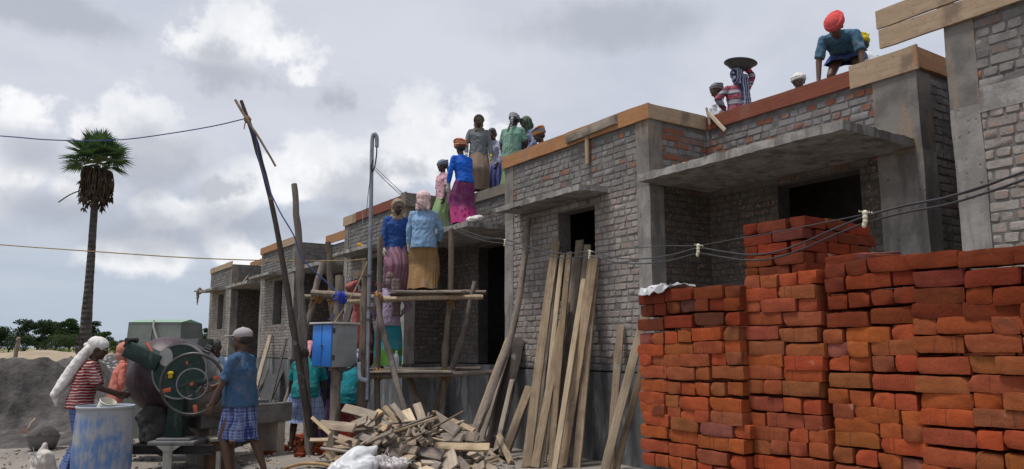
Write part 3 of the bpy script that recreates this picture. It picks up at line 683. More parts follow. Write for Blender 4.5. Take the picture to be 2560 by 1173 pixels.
lean((1247,1090),(1290,1180),.08,.06,'lean','knobbly stub of wood propped left of the plank bundle',6.0,yb=5.6)
lean((676,838),(630,1012),.14,.06,'lean','long pale plank leaning on the second farthest house',6.82,yb=6.0)
lean((716,850),(676,1000),.08,.04,'darkpole','thin brown stick leaning beside the black board far off',6.8,yb=6.0)
black=simple('black_form_panel',(.025,.025,.027),(.045,.042,.04),8,.6,.3)
MATS['black']=black
lean((692,934),(660,1010),.55,.04,'black','black shuttering panel leaning on the second farthest house',6.75,group='shuttering panels',name='shuttering_panel',cat='panel',yb=6.1,warp=0)
lean((668,925),(641,1000),.10,.05,'darkpole','dark stick leaning left of the black shuttering panel',6.78,yb=6.1)
lean((897,690),(845,890),.16,.05,'darkpole','dark shuttering board leaning by the house behind the blue box',6.8,yb=6.1)
lean((912,700),(868,900),.14,.04,'lean','pale board beside the dark one behind the blue box',6.75,yb=6.1)
lean((893,655),(885,700),.05,.04,'darkpole','dark short board end above the box by the far porch',6.8,yb=6.7) if False else None
# ---------------------------------------------------------------- poles
def crom(pts,n=8):
    pts=[Vector(p) for p in pts]; out=[]; q=[pts[0]*2-pts[1]]+pts+[pts[-1]*2-pts[-2]]
    for i in range(1,len(q)-2):
        for k in range(n):
            t=k/n;a,b,c,d=q[i-1:i+3]; out.append(.5*((2*b)+(c-a)*t+(2*a-5*b+4*c-d)*t*t+(3*b-a-3*c+d)*t**3))
    out.append(pts[-1]); return out
def pole(pix,r0,r1,mat,label,cat='pole',group=None,name='wooden_pole',n=9,knots=5,toground=False):
    pts=[P(a,b,d=c) for a,b,c in pix]
    if toground:
        b=pts[-1]; a=pts[-2]; dr=(b-a).normalized()
        if b.z>0: pts[-1]=b+dr*((b.z+.1)/max(.2,-dr.z))
    pts=crom(pts,7); L=len(pts); base=pts[-1].copy(); sd=random.uniform(0,90)
    kn=[(random.uniform(.05,.95),random.uniform(.15,.35)) for _ in range(knots)]
    rad=[];pp=[]
    for i,p in enumerate(pts):
        u=i/(L-1); r=r0+(r1-r0)*u; r*=1+.10*noise.noise(Vector((u*9,sd,0)))+sum(h*math.exp(-((u-k)/.012)**2) for k,h in kn)
        rad.append(r); pp.append(p-base+Vector((noise.noise(Vector((u*6,sd,1))),noise.noise(Vector((u*6,sd,2))),0))*r0*.5)
    mb=MB(); mb.tube(pp,rad,n,jit=.06); o=mb.build(name,MATS[mat],loc=base); tag(o,label,cat,group); return o
g='round scaffold poles'
T1=pole([(602,252,11.4),(640,360,11.35),(690,560,11.3),(738,850,11.2),(776,1092,11.1)],.028,.052,'darkpole','tallest dark crooked pole leaning left above the yard',group=g)
pole([(588,250,11.3),(618,300,11.28),(652,352,11.3),(689,416,11.35)],.022,.016,'pole','thin stick tied across the top of the tallest pole',group=g,knots=3)
pole([(735,460,11.5),(746,600,11.45),(755,780,11.4),(770,1092,11.2)],.045,.068,'pole','thick grey pole with a broken top right of the tallest pole',group=g,toground=True)
pole([(850,690,11.1),(843,860,11.0),(838,1000,10.9),(830,1145,10.7)],.066,.078,'pole','knotty split post carrying the blue box',group=g,cat='post',toground=True)
pole([(918,655,11.6),(912,800,11.5),(908,950,11.4),(903,1118,11.3)],.07,.082,'pole','stout post with the grey steel pipe strapped to it',group=g,cat='post',toground=True)
pole([(808,652,12.6),(785,740,12.5),(755,870,12.4),(712,1018,12.2)],.05,.05,'pole','slanting pole tied at the left end of the upper scaffold rail',group=g,toground=True)
pole([(821,605,13.2),(826,700,13.2),(836,820,13.1),(850,1010,13.0)],.05,.055,'pole','upright scaffold pole standing behind the blue box',group=g,toground=True)
pole([(951,590,12.4),(948,740,12.4),(944,900,12.4),(946,1030,12.3)],.042,.05,'pole','square looking upright at the left of the worker platform',group=g,toground=True)
pole([(938,742,12.2),(960,830,12.1),(985,930,12.0),(1012,1030,11.7)],.045,.05,'pole','crooked pale brace crossing below the upper platform',group=g,toground=True)
pole([(1128,572,12.6),(1124,740,12.6),(1112,900,12.6),(1103,1040,12.6)],.045,.05,'pole','upright scaffold pole at the right of the worker platform',group=g,toground=True)
pole([(1187,705,13.2),(1165,800,13.1),(1130,920,13.0),(1085,1035,12.9)],.04,.055,'pole','slanting dark brace inside the shaded porch',group=g,toground=True)
pole([(1015,935,13.2),(1035,975,13.1),(1055,1020,13.0)],.055,.05,'pole','short slanting prop below the lower platform',group=g,toground=True)
pole([(1322,545,11.9),(1312,640,11.75),(1285,800,11.4),(1240,950,11.0),(1185,1085,10.5)],.045,.055,'pole','long brown pole propped against the small window sunshade',group=g,toground=True)
gl='horizontal scaffold rails'
pole([(778,732,12.3),(860,738,12.3),(935,744,12.25)],.05,.045,'scrap','thick pale rail at the upper left of the scaffold',group=gl,cat='rail')
pole([(748,741,12.45),(820,744,12.45),(905,752,12.45)],.035,.035,'scrap','thin rail under the thick pale one',group=gl,cat='rail')
pole([(868,755,12.28),(980,748,12.3),(1090,744,12.3),(1207,743,12.45)],.042,.036,'scrap','long upper rail in front of the standing workers',group=gl,cat='rail')
pole([(985,733,13.4),(1100,731,13.4),(1215,731,13.5)],.04,.04,'pole','upper rear rail under the heels of the workers',group=gl,cat='rail')
pole([(880,942,12.3),(1000,938,12.3),(1110,936,12.35),(1237,931,12.6)],.042,.045,'pole','lower rail carrying the lower platform',group=gl,cat='rail')
pole([(905,928,13.6),(1050,925,13.6),(1200,922,13.7)],.04,.04,'pole','lower rear rail in the shade',group=gl,cat='rail')
def deck(px0,px1,py,d0,d1,n,zz,labs,grp):
    for i in range(n):
        d=d0+(d1-d0)*(i+.5)/n; a=P(px0+random.uniform(-12,12),py,d=d); b=P(px1+random.uniform(-14,14),py,d=d); a.z=b.z=zz+random.uniform(0,.012); b.z+=.005
        timber('deck_plank',MATS['plank'],a,b,(d1-d0)/n*.94,.035,label=labs,cat='plank',group=grp,face=(0,0,1),warp=.004)
zu=P(1050,738,d=12.3).z+.045; zl=P(1000,938,d=12.3).z+.05
deck(985,1150,735,12.2,13.5,6,zu,'plank of the upper scaffold platform under two workers','planks of the upper platform')
deck(905,1130,930,12.2,13.7,7,zl,'plank of the lower scaffold platform','planks of the lower platform')
coir=simple('coir_rope',(.36,.20,.085),(.24,.13,.055),40,.95,.1,.6,.006); bl_rope=simple('blue_rope',(.02,.05,.40),(.02,.04,.28),30,.6,.3)
def knot(c,r,label,mat=None,turns=4,cat='rope',group='rope lashings on the scaffold',tails=3):
    mb=MB(); c=Vector(c); pts=[]; N=turns*12
    for i in range(N+1):
        th=i/12*2*math.pi; a=i/N-.5; pts.append(Vector((math.cos(th)*r*1.1,math.sin(th)*r*1.1,a*r*1.6+.3*r*math.sin(th*.5))))
    mb.tube(pts,.011,6)
    pts=[]
    for i in range(N+1):
        th=i/12*2*math.pi; a=i/N-.5; pts.append(Vector((math.cos(th)*r*1.25,a*r*1.8+.3*r*math.sin(th*.5),math.sin(th)*r*1.2)))
    mb.tube([q for q in pts],.011,6)
    for k in range(tails):
        d=Vector((random.uniform(-1,1),random.uniform(-1,1),random.uniform(-1.2,.2))).normalized(); mb.tube(crom([Vector((0,0,0)),d*r*1.2,d*r*1.7+Vector((0,0,-.04)),d*r*2+Vector((0,0,-.09))],3),.007,5)
    tag(mb.build('rope_lashing',mat or coir,loc=c),label,cat,group)
knot(P(792,744,d=12.4),.075,'coir rope lashing where the slanting pole meets the rails')
knot(P(945,745,d=12.3),.07,'coir lashing on the left upright at the upper rail')
knot(P(1124,745,d=12.45),.065,'coir lashing on the right upright at the upper rail')
knot(P(945,935,d=12.35),.075,'thick coir lashing on the left upright at the lower rail')
knot(P(1113,935,d=12.5),.065,'coir lashing on the right upright at the lower rail')
knot(P(829,748,d=12.9),.06,'small coir lashing on the upright behind the blue box')
knot(P(619,299,d=11.33),.04,'frayed rope knot near the top of the tallest pole')
knot(P(757,880,d=11.3),.07,'dark rope knot holding the two tall poles together',MATS['darkpole'])
knot(P(850,745,d=11.05),.08,'blue plastic rope wound round the split post',bl_rope)
wire_=simple('iron_wire',(.12,.11,.10),(.07,.065,.06),20,.6,.5); 
# ---------------------------------------------------------------- pipe, box, cables
gi=simple('galvanised_pipe',(.27,.29,.32),(.20,.215,.24),9,.45,.5,.1,.002,.5)
root=empty('service_pipe',P(918,1000,d=11.2),'tall grey steel service pipe with a swan neck top','pipe')
mb=MB(); mb.tube([p-root.location for p in crom([P(917,1000,d=11.25),P(921,800,d=11.4),P(926,600,d=11.4),P(929,420,d=11.4),P(930,370,d=11.4),P(931,348,d=11.4),P(934,337,d=11.4),P(938,336,d=11.4),P(942,345,d=11.4),P(942,368,d=11.4)],8)],.03,12); mb.build('pipe',gi,root)
for py in(690,770,800,880,925):
    mb=MB(); c=P(917,py,d=11.42)-root.location; mb.lathe([(.085,-.014),(.09,-.014),(.09,.014),(.085,.014)],16,c=c,closed=True); mb.build('strap',wire_,root)
pv=simple('grey_plastic_tube',(.42,.48,.56),(.33,.38,.45),9,.4,.4,0)
mb=MB(); mb.tube([P(*q) for q in []] or crom([P(897,905,d=11.1),P(897,930,d=11.1),P(901,946,d=11.1),P(915,951,d=11.15)],6),.032,10); tag(mb.build('conduit_elbow',pv),'bluish plastic conduit elbow below the meter box','conduit')
bx=P(831,862,d=10.75); ang=R_(47)
ub=(RT*math.cos(ang)+(-FH)*math.sin(ang)); # along blue face (left to right, towards the camera)
ug=(RT*math.cos(R_(-54))+(-FH)*math.sin(R_(-54))) # along grey face going right and away
blue=simple('blue_enamel',(.035,.20,.62),(.03,.16,.52),3,.4,.5,.05); grey=simple('grey_enamel',(.27,.29,.30),(.20,.215,.22),3,.5,.4,.08,.004); lid=simple('pale_lid',(.50,.50,.49),(.38,.38,.37),6,.5,.4)
root=empty('meter_box',bx-Vector((0,0,.32)),'blue and grey steel meter box with a double door on the split post','electric box')
root.matrix_world=Matrix((ug.to_4d(),ZZ.cross(ug).to_4d(),(0,0,1,0),(0,0,0,1))).transposed()
root.matrix_world.translation; root.location=bx-Vector((0,0,.31))
W1,W2,H=.46,.42,.595 # grey width along +x ; depth along +y = blue face seen from -x
mb=MB(); mb.b2((0.008,0,0),(W1,W2,H),bev=.006); mb.build('body',grey,root)
for k in(0,1):
    mb=MB(); a=.012+k*(W2/2-.006); mb.b2((-.016,a,.012),(.007,a+W2/2-.022,H-.012),bev=.004); dr=mb.build('door',blue,root)
    mb=MB(); 
    if k==0: mb.lathe([(1e-3,-.034),(.012,-.034),(.012,-.010)],12,Matrix.Rotation(R_(90),3,'Y').inverted(),(-.05,.19,.30)); mb.tube([(-.03,.19,.30),(-.03,.19,.24)],.007,6); mb.build('handle',wire_,dr)
mb=MB(); mb.b2((-.045,-.03,H+.002),(W1+.02,W2+.03,H+.028),bev=.005); mb.build('lid',lid,root)
for z in(.10,.47):
    mb=MB(); mb.b2((-.004,-.014,z),(.034,-.002,z+.07),bev=.003); mb.build('hinge',MATS['darkpole'],root)
mb=MB(); mb.b2((.08,.10,-.05),(.38,.16,-.002)); mb.build('bracket',MATS['plank'],root)
rub=simple('black_cable',(.022,.022,.025),(.035,.035,.04),30,.45,.4,0); bluec=simple('blue_cable',(.03,.055,.20),(.03,.045,.15),30,.5,.4,0); yel=simple('tan_twine',(.35,.26,.13),(.25,.18,.09),30,.9,.1,0)
def cable(pix,r,mat,label,cat='cable',name='cable',n=6,group=None):
    pts=crom([P(a,b,d=c) for a,b,c in pix],8); mb=MB(); mb.tube(pts,r,n); return tag(mb.build(name,mat),label,cat,group)
cable([(-320,318,12.5),(0,340,12.2),(110,349,12.1),(215,352,12.0),(320,348,11.9),(450,330,11.7),(545,313,11.5),(612,297,11.33)],.0095,bluec,'blue cable sagging across the sky past the palm crown')
cable([(615,300,11.3),(640,352,11.3),(648,400,11.25),(672,470,11.2),(700,530,11.1),(735,590,11.1),(752,640,11.1),(775,668,11.1),(810,700,11.1),(845,735,11.05),(848,770,11.0),(822,800,11.0)],.010,bluec,'blue cable dropping from the tallest pole to the box')
cable([(-320,585,12.6),(0,612,12.3),(250,630,12.0),(480,645,11.8),(700,652,11.6),(850,652,11.5),(915,648,11.45)],.0085,yel,'lower brown wire from the left edge to the stout post')
cable([(918,655,11.4),(890,720,11.2),(860,770,11.0),(835,808,10.9)],.009,yel,'tan twine from the stout post to the meter box')
cable([(942,366,11.4),(941,390,11.4),(936,420,11.38),(930,430,11.38),(928,415,11.36),(933,400,11.36)],.011,rub,'short cable looping out of the pipe swan neck')
cable([(929,425,11.36),(921,480,11.4),(915,540,11.5),(908,560,12),(906,528,16)],.005,rub,'thin wire hanging from the pipe to the roof behind')
cable([(838,912,10.9),(850,926,10.85),(870,924,10.9),(893,910,11.1)],.016,rub,'grey cable drooping under the meter box')
main=[(931,412,11.35),(960,440,11.0),(1010,485,10.3),(1080,530,9.5),(1150,571,8.7),(1210,592,8.1),(1262,600,7.6),(1350,624,6.9),(1410,634,6.4),(1474,630,6.0),(1540,645,5.5),(1610,647,5.05),(1680,637,4.6),(1745,621,4.3),(1800,628,4.1),(1870,637,3.9),(1940,630,3.75),(2010,606,3.55),(2080,575,3.35),(2162,542,3.15),(2260,515,2.9),(2360,495,2.65),(2460,465,2.45),(2560,430,2.3),(2760,360,2.0)]
cable(main,.0043,rub,'upper black service wire running through the cream clips towards the camera')
cable([(a,b+6+8*(4/max(c,2.2)),c) if i not in(0,) else (a,b+6,c) for i,(a,b,c) in enumerate(main)],.0043,rub,'lower black service wire running through the cream clips')
cable([(931,418,11.4),(975,462,10.9),(1030,500,10.2),(1110,553,9.4),(1190,592,8.4),(1262,598,7.62),(1370,632,6.8),(1474,629,6.02),(1570,622,5.3),(1660,615,4.75),(1745,614,4.32),(1850,596,4.0),(1950,578,3.75),(2060,557,3.4),(2162,536,3.17),(2300,508,2.85),(2430,478,2.55),(2570,425,2.3)],.0028,rub,'thinnest guide wire tied along the top of the cream clips')
cream=simple('cream_plastic',(.62,.58,.42),(.5,.46,.33),12,.5,.4,.1)
for (px,py,d,wh) in((1262,607,7.58,'cream clip on the wires beside the middle house corner'),(1474,637,5.97,'cream clip on the wires in front of the plank bundle'),(1745,626,4.28,'cream clip on the wires left of the raised brick block'),(2162,548,3.13,'cream clip on the wires at the right of the raised brick block')):
    mb=MB(); 
    for k,(dx,dz) in enumerate(((-.004,.026),(0,.008),(.004,-.010),(.002,-.026))): mb.ell((dx,0,dz),.013-.001*k,.010,.012,n=7)
    mb.box((0,0,0),(.013,.012,.056),bev=.003)
    me=remesh(mb,'wire_clip',.0025,3); o=meobj('wire_clip',me,cream,None); o.location=P(px,py,d=d); o.rotation_euler=(0,.25,0); tag(o,wh,'wire clip','cream wire clips')
    mb=MB(); mb.tube([Vector((-.035+i*.004,math.cos(i*2.2)*.004,.030+math.sin(i*2.2)*.004)) for i in range(18)],.0015,5); mb.build('tie_wire',cream,o)
# ---------------------------------------------------------------- timber offcut pile
OX,OY,SCL=780,980,5.3333
def zp(x,y): return OX+x/SCL,OY+y/SCL
prom=[(1400,165,1560,690,.12,'scrap','wide grey offcut standing steeply at the middle of the timber pile'),(1085,175,1480,680,.085,'scrap','long pale offcut slanting down the middle of the timber pile'),(970,200,1230,510,.075,'scrap','rounded pale offcut left of the long slanting one'),(890,260,1180,520,.06,'scrap','narrow pale offcut highest on the left slope of the timber pile'),(1610,320,1950,540,.16,'scrap','broad offcut tipped to the right with a knot hole'),(1630,725,2365,735,.13,'fresh','clean straight sawn board lying level across the right of the timber pile'),(990,690,1400,660,.11,'scrap',None),(1100,720,1400,790,.12,'scrap',None),(720,410,930,250,.12,'fresh',None),(430,220,850,320,.13,'fresh','flat pale offcut sticking out left over the red striped skirt'),(520,450,730,370,.12,'scrap',None),(720,500,990,690,.09,'scrap',None),(850,440,1010,500,.13,'scrap',None),(990,460,1070,650,.14,'scrap',None),(1050,620,1300,540,.12,'scrap',None),(1710,610,2010,620,.14,'pole',None),(1980,590,2190,600,.14,'pole','rounded grey block of wood at the right of the timber pile'),(1780,800,1830,1060,.28,'scrap','widest short board hanging down the front of the timber pile'),(2230,830,2230,1060,.16,'scrap',None),(110,440,570,480,.13,'scrap',None),(340,620,600,700,.12,'scrap',None),(0,350,250,560,.05,'fresh','thin pale stick poking out left of the timber pile'),(-20,640,220,640,.05,'fresh',None),(1190,880,1340,890,.13,'scrap',None),(1340,960,1600,1060,.10,'fresh',None),(1840,370,2160,510,.07,'scrap',None),(2100,820,2230,880,.10,'fresh',None),(1240,250,1320,400,.15,'fresh',None),(1575,430,1650,520,.10,'scrap',None),(1380,770,1740,850,.15,'pole',None),(2310,990,2460,1060,.10,'scrap',None),(600,300,760,420,.10,'scrap',None),(650,600,900,700,.12,'pole',None),(900,760,1190,830,.12,'pole',None),(1430,900,1700,1000,.11,'pole',None),(1900,870,2090,1050,.12,'pole',None)]
for i,(a,b,c,d_,w,mt,lab) in enumerate(prom):
    (x0,y0),(x1,y1)=zp(a,b),zp(c,d_); dd=lambda y:10.75-(y-1010)/165*1.25+random.uniform(-.08,.08)-.10*(lab is not None)
    timber('timber_offcut',MATS[mt],P(x0,y0,d=dd(y0)+.12),P(x1,y1,d=dd(y1)-.12),w*.95,random.uniform(.026,.042),random.uniform(-.3,.3),label=lab or 'rough sawn offcut in the timber pile on the ground',cat='timber',group='offcuts in the timber pile',face=(.5,-.6,.65),chip=.25,warp=.012)
for i in range(110):
    px=random.uniform(835,1235); c=(px-1030)/190; hmax=.62*max(0,1-c*c)
    d=random.uniform(9.6,11.2); z=random.uniform(.03,max(.06,hmax*(1-abs(d-10.5)/1.3)))-.02; q=G(px,d,max(.03,z)); an=random.uniform(0,6.28); L=random.uniform(.22,.75); v=Vector((math.cos(an),math.sin(an),random.uniform(-.35,.35)))*L
    timber('timber_offcut',MATS[random.choice(['scrap','scrap','plank','pole','fresh'])],q-v/2+Vector((0,0,.03)),q+v/2+Vector((0,0,.03)),random.uniform(.035,.12),random.uniform(.018,.038),random.uniform(-.5,.5),label='rough sawn offcut in the timber pile on the ground',cat='timber',group='offcuts in the timber pile',face=(.3,-.3,.9),chip=.25,warp=.012)
for i in range(26):
    px=random.uniform(850,1200); d=random.uniform(9.8,10.8); z=.18+.40*max(0,1-((px-1030)/180)**2)*random.uniform(.6,1); q=G(px,d,z); an=random.uniform(0,6.28); v=Vector((math.cos(an),math.sin(an),random.uniform(-.45,.45)))*random.uniform(.5,.95)
    timber('timber_offcut',MATS[random.choice(['scrap','plank','pole'])],q-v/2,q+v/2,random.uniform(.025,.06),random.uniform(.015,.03),random.uniform(-.5,.5),label='long thin stick tangled in the timber pile on the ground',cat='timber',group='thin sticks in the timber pile',face=(.3,-.3,.9),chip=.4,warp=.02)
# rubble of broken bricks
lab='broken piece of red brick in the rubble at the foot of the tall poles'
for i in range(34):
    px=random.uniform(725,842); py=random.uniform(1095,1150); q=P(px,py,z=0.0); z=.03+.09*max(0,1-abs(px-785)/60)*random.random()
    loosebrick_at((q.x,q.y,z),random.uniform(0,6),bcol(random.random()<.5),lab,'brick rubble',name='broken_brick',scale=(random.uniform(.35,.75),random.uniform(.7,1.1),random.uniform(.8,1.2)),tilt=(random.uniform(-.5,.5),random.uniform(-.5,.5)))
for (px,py,z) in((694,1122,.04),(694,1122,.115),(708,1126,.04),(676,1140,.03)):
    q=P(px,py,z=0); loosebrick_at((q.x,q.y,z),random.uniform(-.3,.3),bcol(True),'dark red brick standing by the trough end','bricks by the trough',scale=(1,1.1,1))
# chips and stones over the yard
for i in range(60):
    px=random.uniform(560,780) if i<45 else random.uniform(0,330); py=random.uniform(1085,1172); q=P(px,py,z=.0)
    timber('wood_chip',MATS['fresh' if i%3 else 'plank'],q+Vector((0,0,.012)),q+Vector((random.uniform(-.15,.15),random.uniform(-.15,.15),.015)),random.uniform(.02,.05),.012,label='small wood chip lying on the dusty yard ground',cat='wood chip',group='wood chips on the ground',face=(0,0,1))
# ---------------------------------------------------------------- sacks, hose, barrel, basin
wsack=simple('white_woven_sack',(.62,.62,.63),(.50,.50,.51),5,.6,.3,.25,.01)
def sack(name,mat,parts,c,vox,label,cat,fold=.02,fr=7,group=None):
    mb=MB(); 
    for p in parts:
        if p[0]=='e': mb.ell(p[1],*p[2],M=(Matrix.Rotation(p[3],3,'Z') if len(p)>3 else None))
        else: mb.caps(*p[1:])
    me=remesh(mb,name,vox,6)
    nrm=[v.normal.copy() for v in me.vertices]
    for v,n_ in zip(me.vertices,nrm):
        q=v.co; f=noise.noise(Vector((q.x*fr,q.y*fr,q.z*fr*.5)))+.5*noise.noise(Vector((q.x*fr*2.5,q.y*fr*2.5,q.z*fr*1.2))); r=abs(noise.noise(Vector((q.x*fr*.8+3,q.y*fr*.8,q.z*fr*.5))))
        v.co=q+n_*(f*fold-.8*fold*max(0,.25-r)*4)
    o=meobj(name,me,mat,None); o.location=c; return tag(o,label,cat,group)
c=P(890,1150,d=9.3); c.z=.10
sk=simple('white_sheet_plastic',(.66,.67,.68),(.55,.56,.57),4,.4,.4,.3,.012)
def sackface(a,b): # bulging empty sack leaning on the pile
    return .0
A0=P(820,1178,d=9.1);A1=P(948,1108,d=9.55);A2=P(952,1190,d=9.0)
mb=MB()
mb.caps(P(850,1172,d=9.15),.13,P(905,1140,d=9.4),.13); mb.caps(P(905,1140,d=9.4),.12,P(940,1118,d=9.5),.035); mb.caps(P(880,1185,d=9.1),.14,P(925,1160,d=9.3),.10); mb.caps(P(830,1190,d=9.1),.10,P(900,1200,d=9.1),.12)
oo=P(890,1160,d=9.3); mb.v=[tuple(Vector(v)-oo) for v in mb.v]
me=remesh(mb,'white_sack',.012,8)
for v,n_ in zip(me.vertices,[v.normal.copy() for v in me.vertices]):
    q=v.co; f=noise.noise(Vector((q.x*4,q.y*4,q.z*7))); v.co=q+n_*(.03*f-.035*max(0,.2-abs(noise.noise(Vector((q.x*5+2,q.y*5,q.z*3)))))*4)
o=meobj('white_sack',me,sk,None); o.location=oo; tag(o,'smooth white plastic sack crumpled at the foot of the timber pile','sack')
torn=simple('torn_sack',(.62,.58,.57),(.45,.40,.40),16,.7,.3,.3)
root=empty('torn_sack',P(975,1160,d=9.4),'torn pinkish white sack with frayed threads beside the smooth sack','sack')
mb=MB(); mb.ell((0,0,0),.2,.14,.07); mb.ell((.16,.05,.02),.14,.1,.06); mb.ell((-.1,-.06,.02),.12,.1,.07); me=remesh(mb,'cloth',.012,5)
for v,n_ in zip(me.vertices,[v.normal.copy() for v in me.vertices]): v.co=v.co+n_*(.03*noise.noise(v.co*12)+.015*noise.noise(v.co*30))
meobj('cloth',me,torn,root)
mb=MB()
for i in range(46):
    b=Vector((random.uniform(-.18,.28),random.uniform(-.15,.1),.05)); d=Vector((random.uniform(-1,1),random.uniform(-1,.4),random.uniform(.2,1.1)))*.10; mb.tube(crom([b,b+d*.6,b+d+Vector((0,0,-.02))],3),.0035,4)
mb.build('frayed_threads',lid,root)
sheet('blue_striped_wrapper',simple('pale_blue_plastic',(.5,.6,.66),(.6,.62,.62),18,.5,.3),P(1005,1163,d=9.35),(.22,.1,.06),(-.05,.1,.04),12,6,.04,'pale blue plastic wrapper among the sacks by the timber pile','wrapper',7)
hose=simple('tan_hose',(.42,.27,.13),(.33,.21,.10),9,.5,.4,.1)
mb=MB(); mb.tube(crom([P(690,1185,z=.03),P(722,1168,z=.04),P(765,1159,z=.05),P(815,1162,z=.05),P(845,1176,z=.03)],8),.021,9); tag(mb.build('hose',hose),'tan rubber hose curving over the ground in front of the rubble','hose')
def barrelmat():
    m,t=newmat('scuffed_blue_plastic',.55,.35); z=t.n('ShaderNodeSeparateXYZ',i0=t.co).outputs[2]
    n=t.noise(t.sc3(t.co,(5,5,1.2)),1.7,7,.65,.3); f=t.noise(t.sc3(t.co,(20,20,4)),1.6,6,.65); b=t.noise(t.co,2.2,4,.6)
    k=t.ss(t.m('ADD',t.m('MULTIPLY',n,.6),t.m('MULTIPLY',b,.6)),.50,.66); k=t.m('MULTIPLY',k,t.ss(z,.10,.30)); k=t.m('MULTIPLY',k,t.ss(z,.92,.75))
    c=t.mix(k,(.31,.315,.32),(.085,.17,.36)); c=t.mix(t.ss(f,.52,.66,0,.6),c,(.30,.31,.32)); c=t.mix(t.ss(f,.36,.30,0,.6),c,(.05,.12,.36)); c=t.mix(t.ss(z,.945,.955),c,(.40,.44,.52))
    t.set(t.b.inputs['Base Color'],c); bump(t,f,.15,.004); return m
bc=G(249,8.75); root=empty('plastic_barrel',bc,'scuffed blue plastic water barrel with an open top','barrel')
mb=MB(); mb.lathe([(1e-3,.02),(.27,.02),(.292,.05),(.302,.25),(.300,.5),(.294,.75),(.283,.90),(.284,.925),(.296,.93),(.300,.945),(.297,.958),(.284,.96),(.276,.94),(.274,.6),(1e-3,.6)],48); mb.build('shell',barrelmat(),root); root.scale=(1,1,.915)
wat=simple('blue_water',(.02,.08,.28),(.02,.06,.2),3,.08,.5,.05); mb=MB(); mb.lathe([(1e-3,.80),(.272,.80),(.272,.79),(1e-3,.79)],40); mb.build('water',wat,root)
jm=simple('ivory_plastic',(.62,.60,.52),(.52,.50,.43),9,.45,.4,.1); root=empty('ivory_jug',bc+RT*(-.045)+FH*(.02)+Vector((0,0,.74)),'ivory plastic jug floating tilted in the blue barrel','jug')
root.rotation_euler=(R_(12),R_(24),R_(57))
mb=MB(); mb.lathe([(1e-3,0),(.075,0),(.09,.02)]+[(.09-(.006 if i%2 else 0),.03+i*.014) for i in range(12)]+[(.092,.205),(.086,.21),(.08,.19),(.075,.03),(1e-3,.03)],24); mb.build('body',jm,root)
mb=MB(); mb.tube(crom([(.088,0,.18),(.14,0,.17),(.145,0,.09),(.088,0,.05)],5),.009,8); mb.build('handle',jm,root)
bz=G(106,11.75); alu=simple('dull_steel',(.20,.20,.195),(.14,.14,.137),7,.5,.5,.1,.003,.3)
root=empty('mortar_basin',bz,'dull grey metal basin heaped with sand at the foot of the sand heap','basin'); root.location.z=.03
mb=MB(); mb.lathe([(1e-3,0),(.155,0),(.175,.015),(.215,.15),(.225,.19),(.262,.20),(.264,.206),(.222,.20),(.205,.14),(1e-3,.13)],36); mb.build('basin',alu,root)
mb=MB(); mb.lathe([(.212,.185),(.19,.23),(.14,.285),(.08,.33),(.03,.345),(1e-3,.345)],30); mb.v=[tuple(Vector(v)+noise.noise_vector(Vector(v)*14)*.016) for v in mb.v]; mb.build('sand_fill',sandm,root)
root=empty('hand_hoe',bz+Vector((0,0,.3)),'short wooden handled hoe stuck in the sand basin','hoe')
pt=lambda a,b,d:P(a,b,d=d)-root.location
mb=MB(); mb.tube([pt(70,1075,11.5),pt(80,1056,11.5),pt(90,1047,11.55)],[.02,.017,.022],8); mb.build('handle',MATS['plank'],root)
mb=MB(); mb.add([pt(48,1068,11.5),pt(72,1072,11.45),pt(68,1087,11.45),pt(50,1082,11.5)]+[pt(48,1068,11.52),pt(72,1072,11.47),pt(68,1087,11.47),pt(50,1082,11.52)],[(0,1,2,3),(7,6,5,4),(0,4,5,1),(1,5,6,2),(2,6,7,3),(3,7,4,0)]); mb.build('blade',simple('rusty_blade',(.25,.16,.13),(.16,.10,.08),12,.7,.3),root)
cs=simple('cement_sack',(.52,.49,.45),(.42,.37,.33),4,.75,.2,.3,.01)
c=G(104,8.5)
root=sack('cement_sack',cs,[('e',(0,0,.15),(.21,.16,.17)),('e',(.02,0,.30),(.15,.12,.14)),('c',(-.02,0,.38),.06,(-.06,0,.47),.03),('c',(.10,0,.33),.05,(.16,.0,.40),.02),('e',(-.05,-.02,.12),(.2,.15,.14))],c,.012,'dusty white cement sack tied at the top in the left corner','sack',.03,8)
mb=MB()
for i in range(9): 
    b=Vector((.06+random.uniform(-.05,.05),-.1,.38)); d=Vector((random.uniform(.0,.16),random.uniform(-.05,.05),random.uniform(-.08,.10))); mb.tube(crom([b,b+d*.5+Vector((0,0,.02)),b+d],3),.004,4)
mb.build('tie_strip',lid,root)
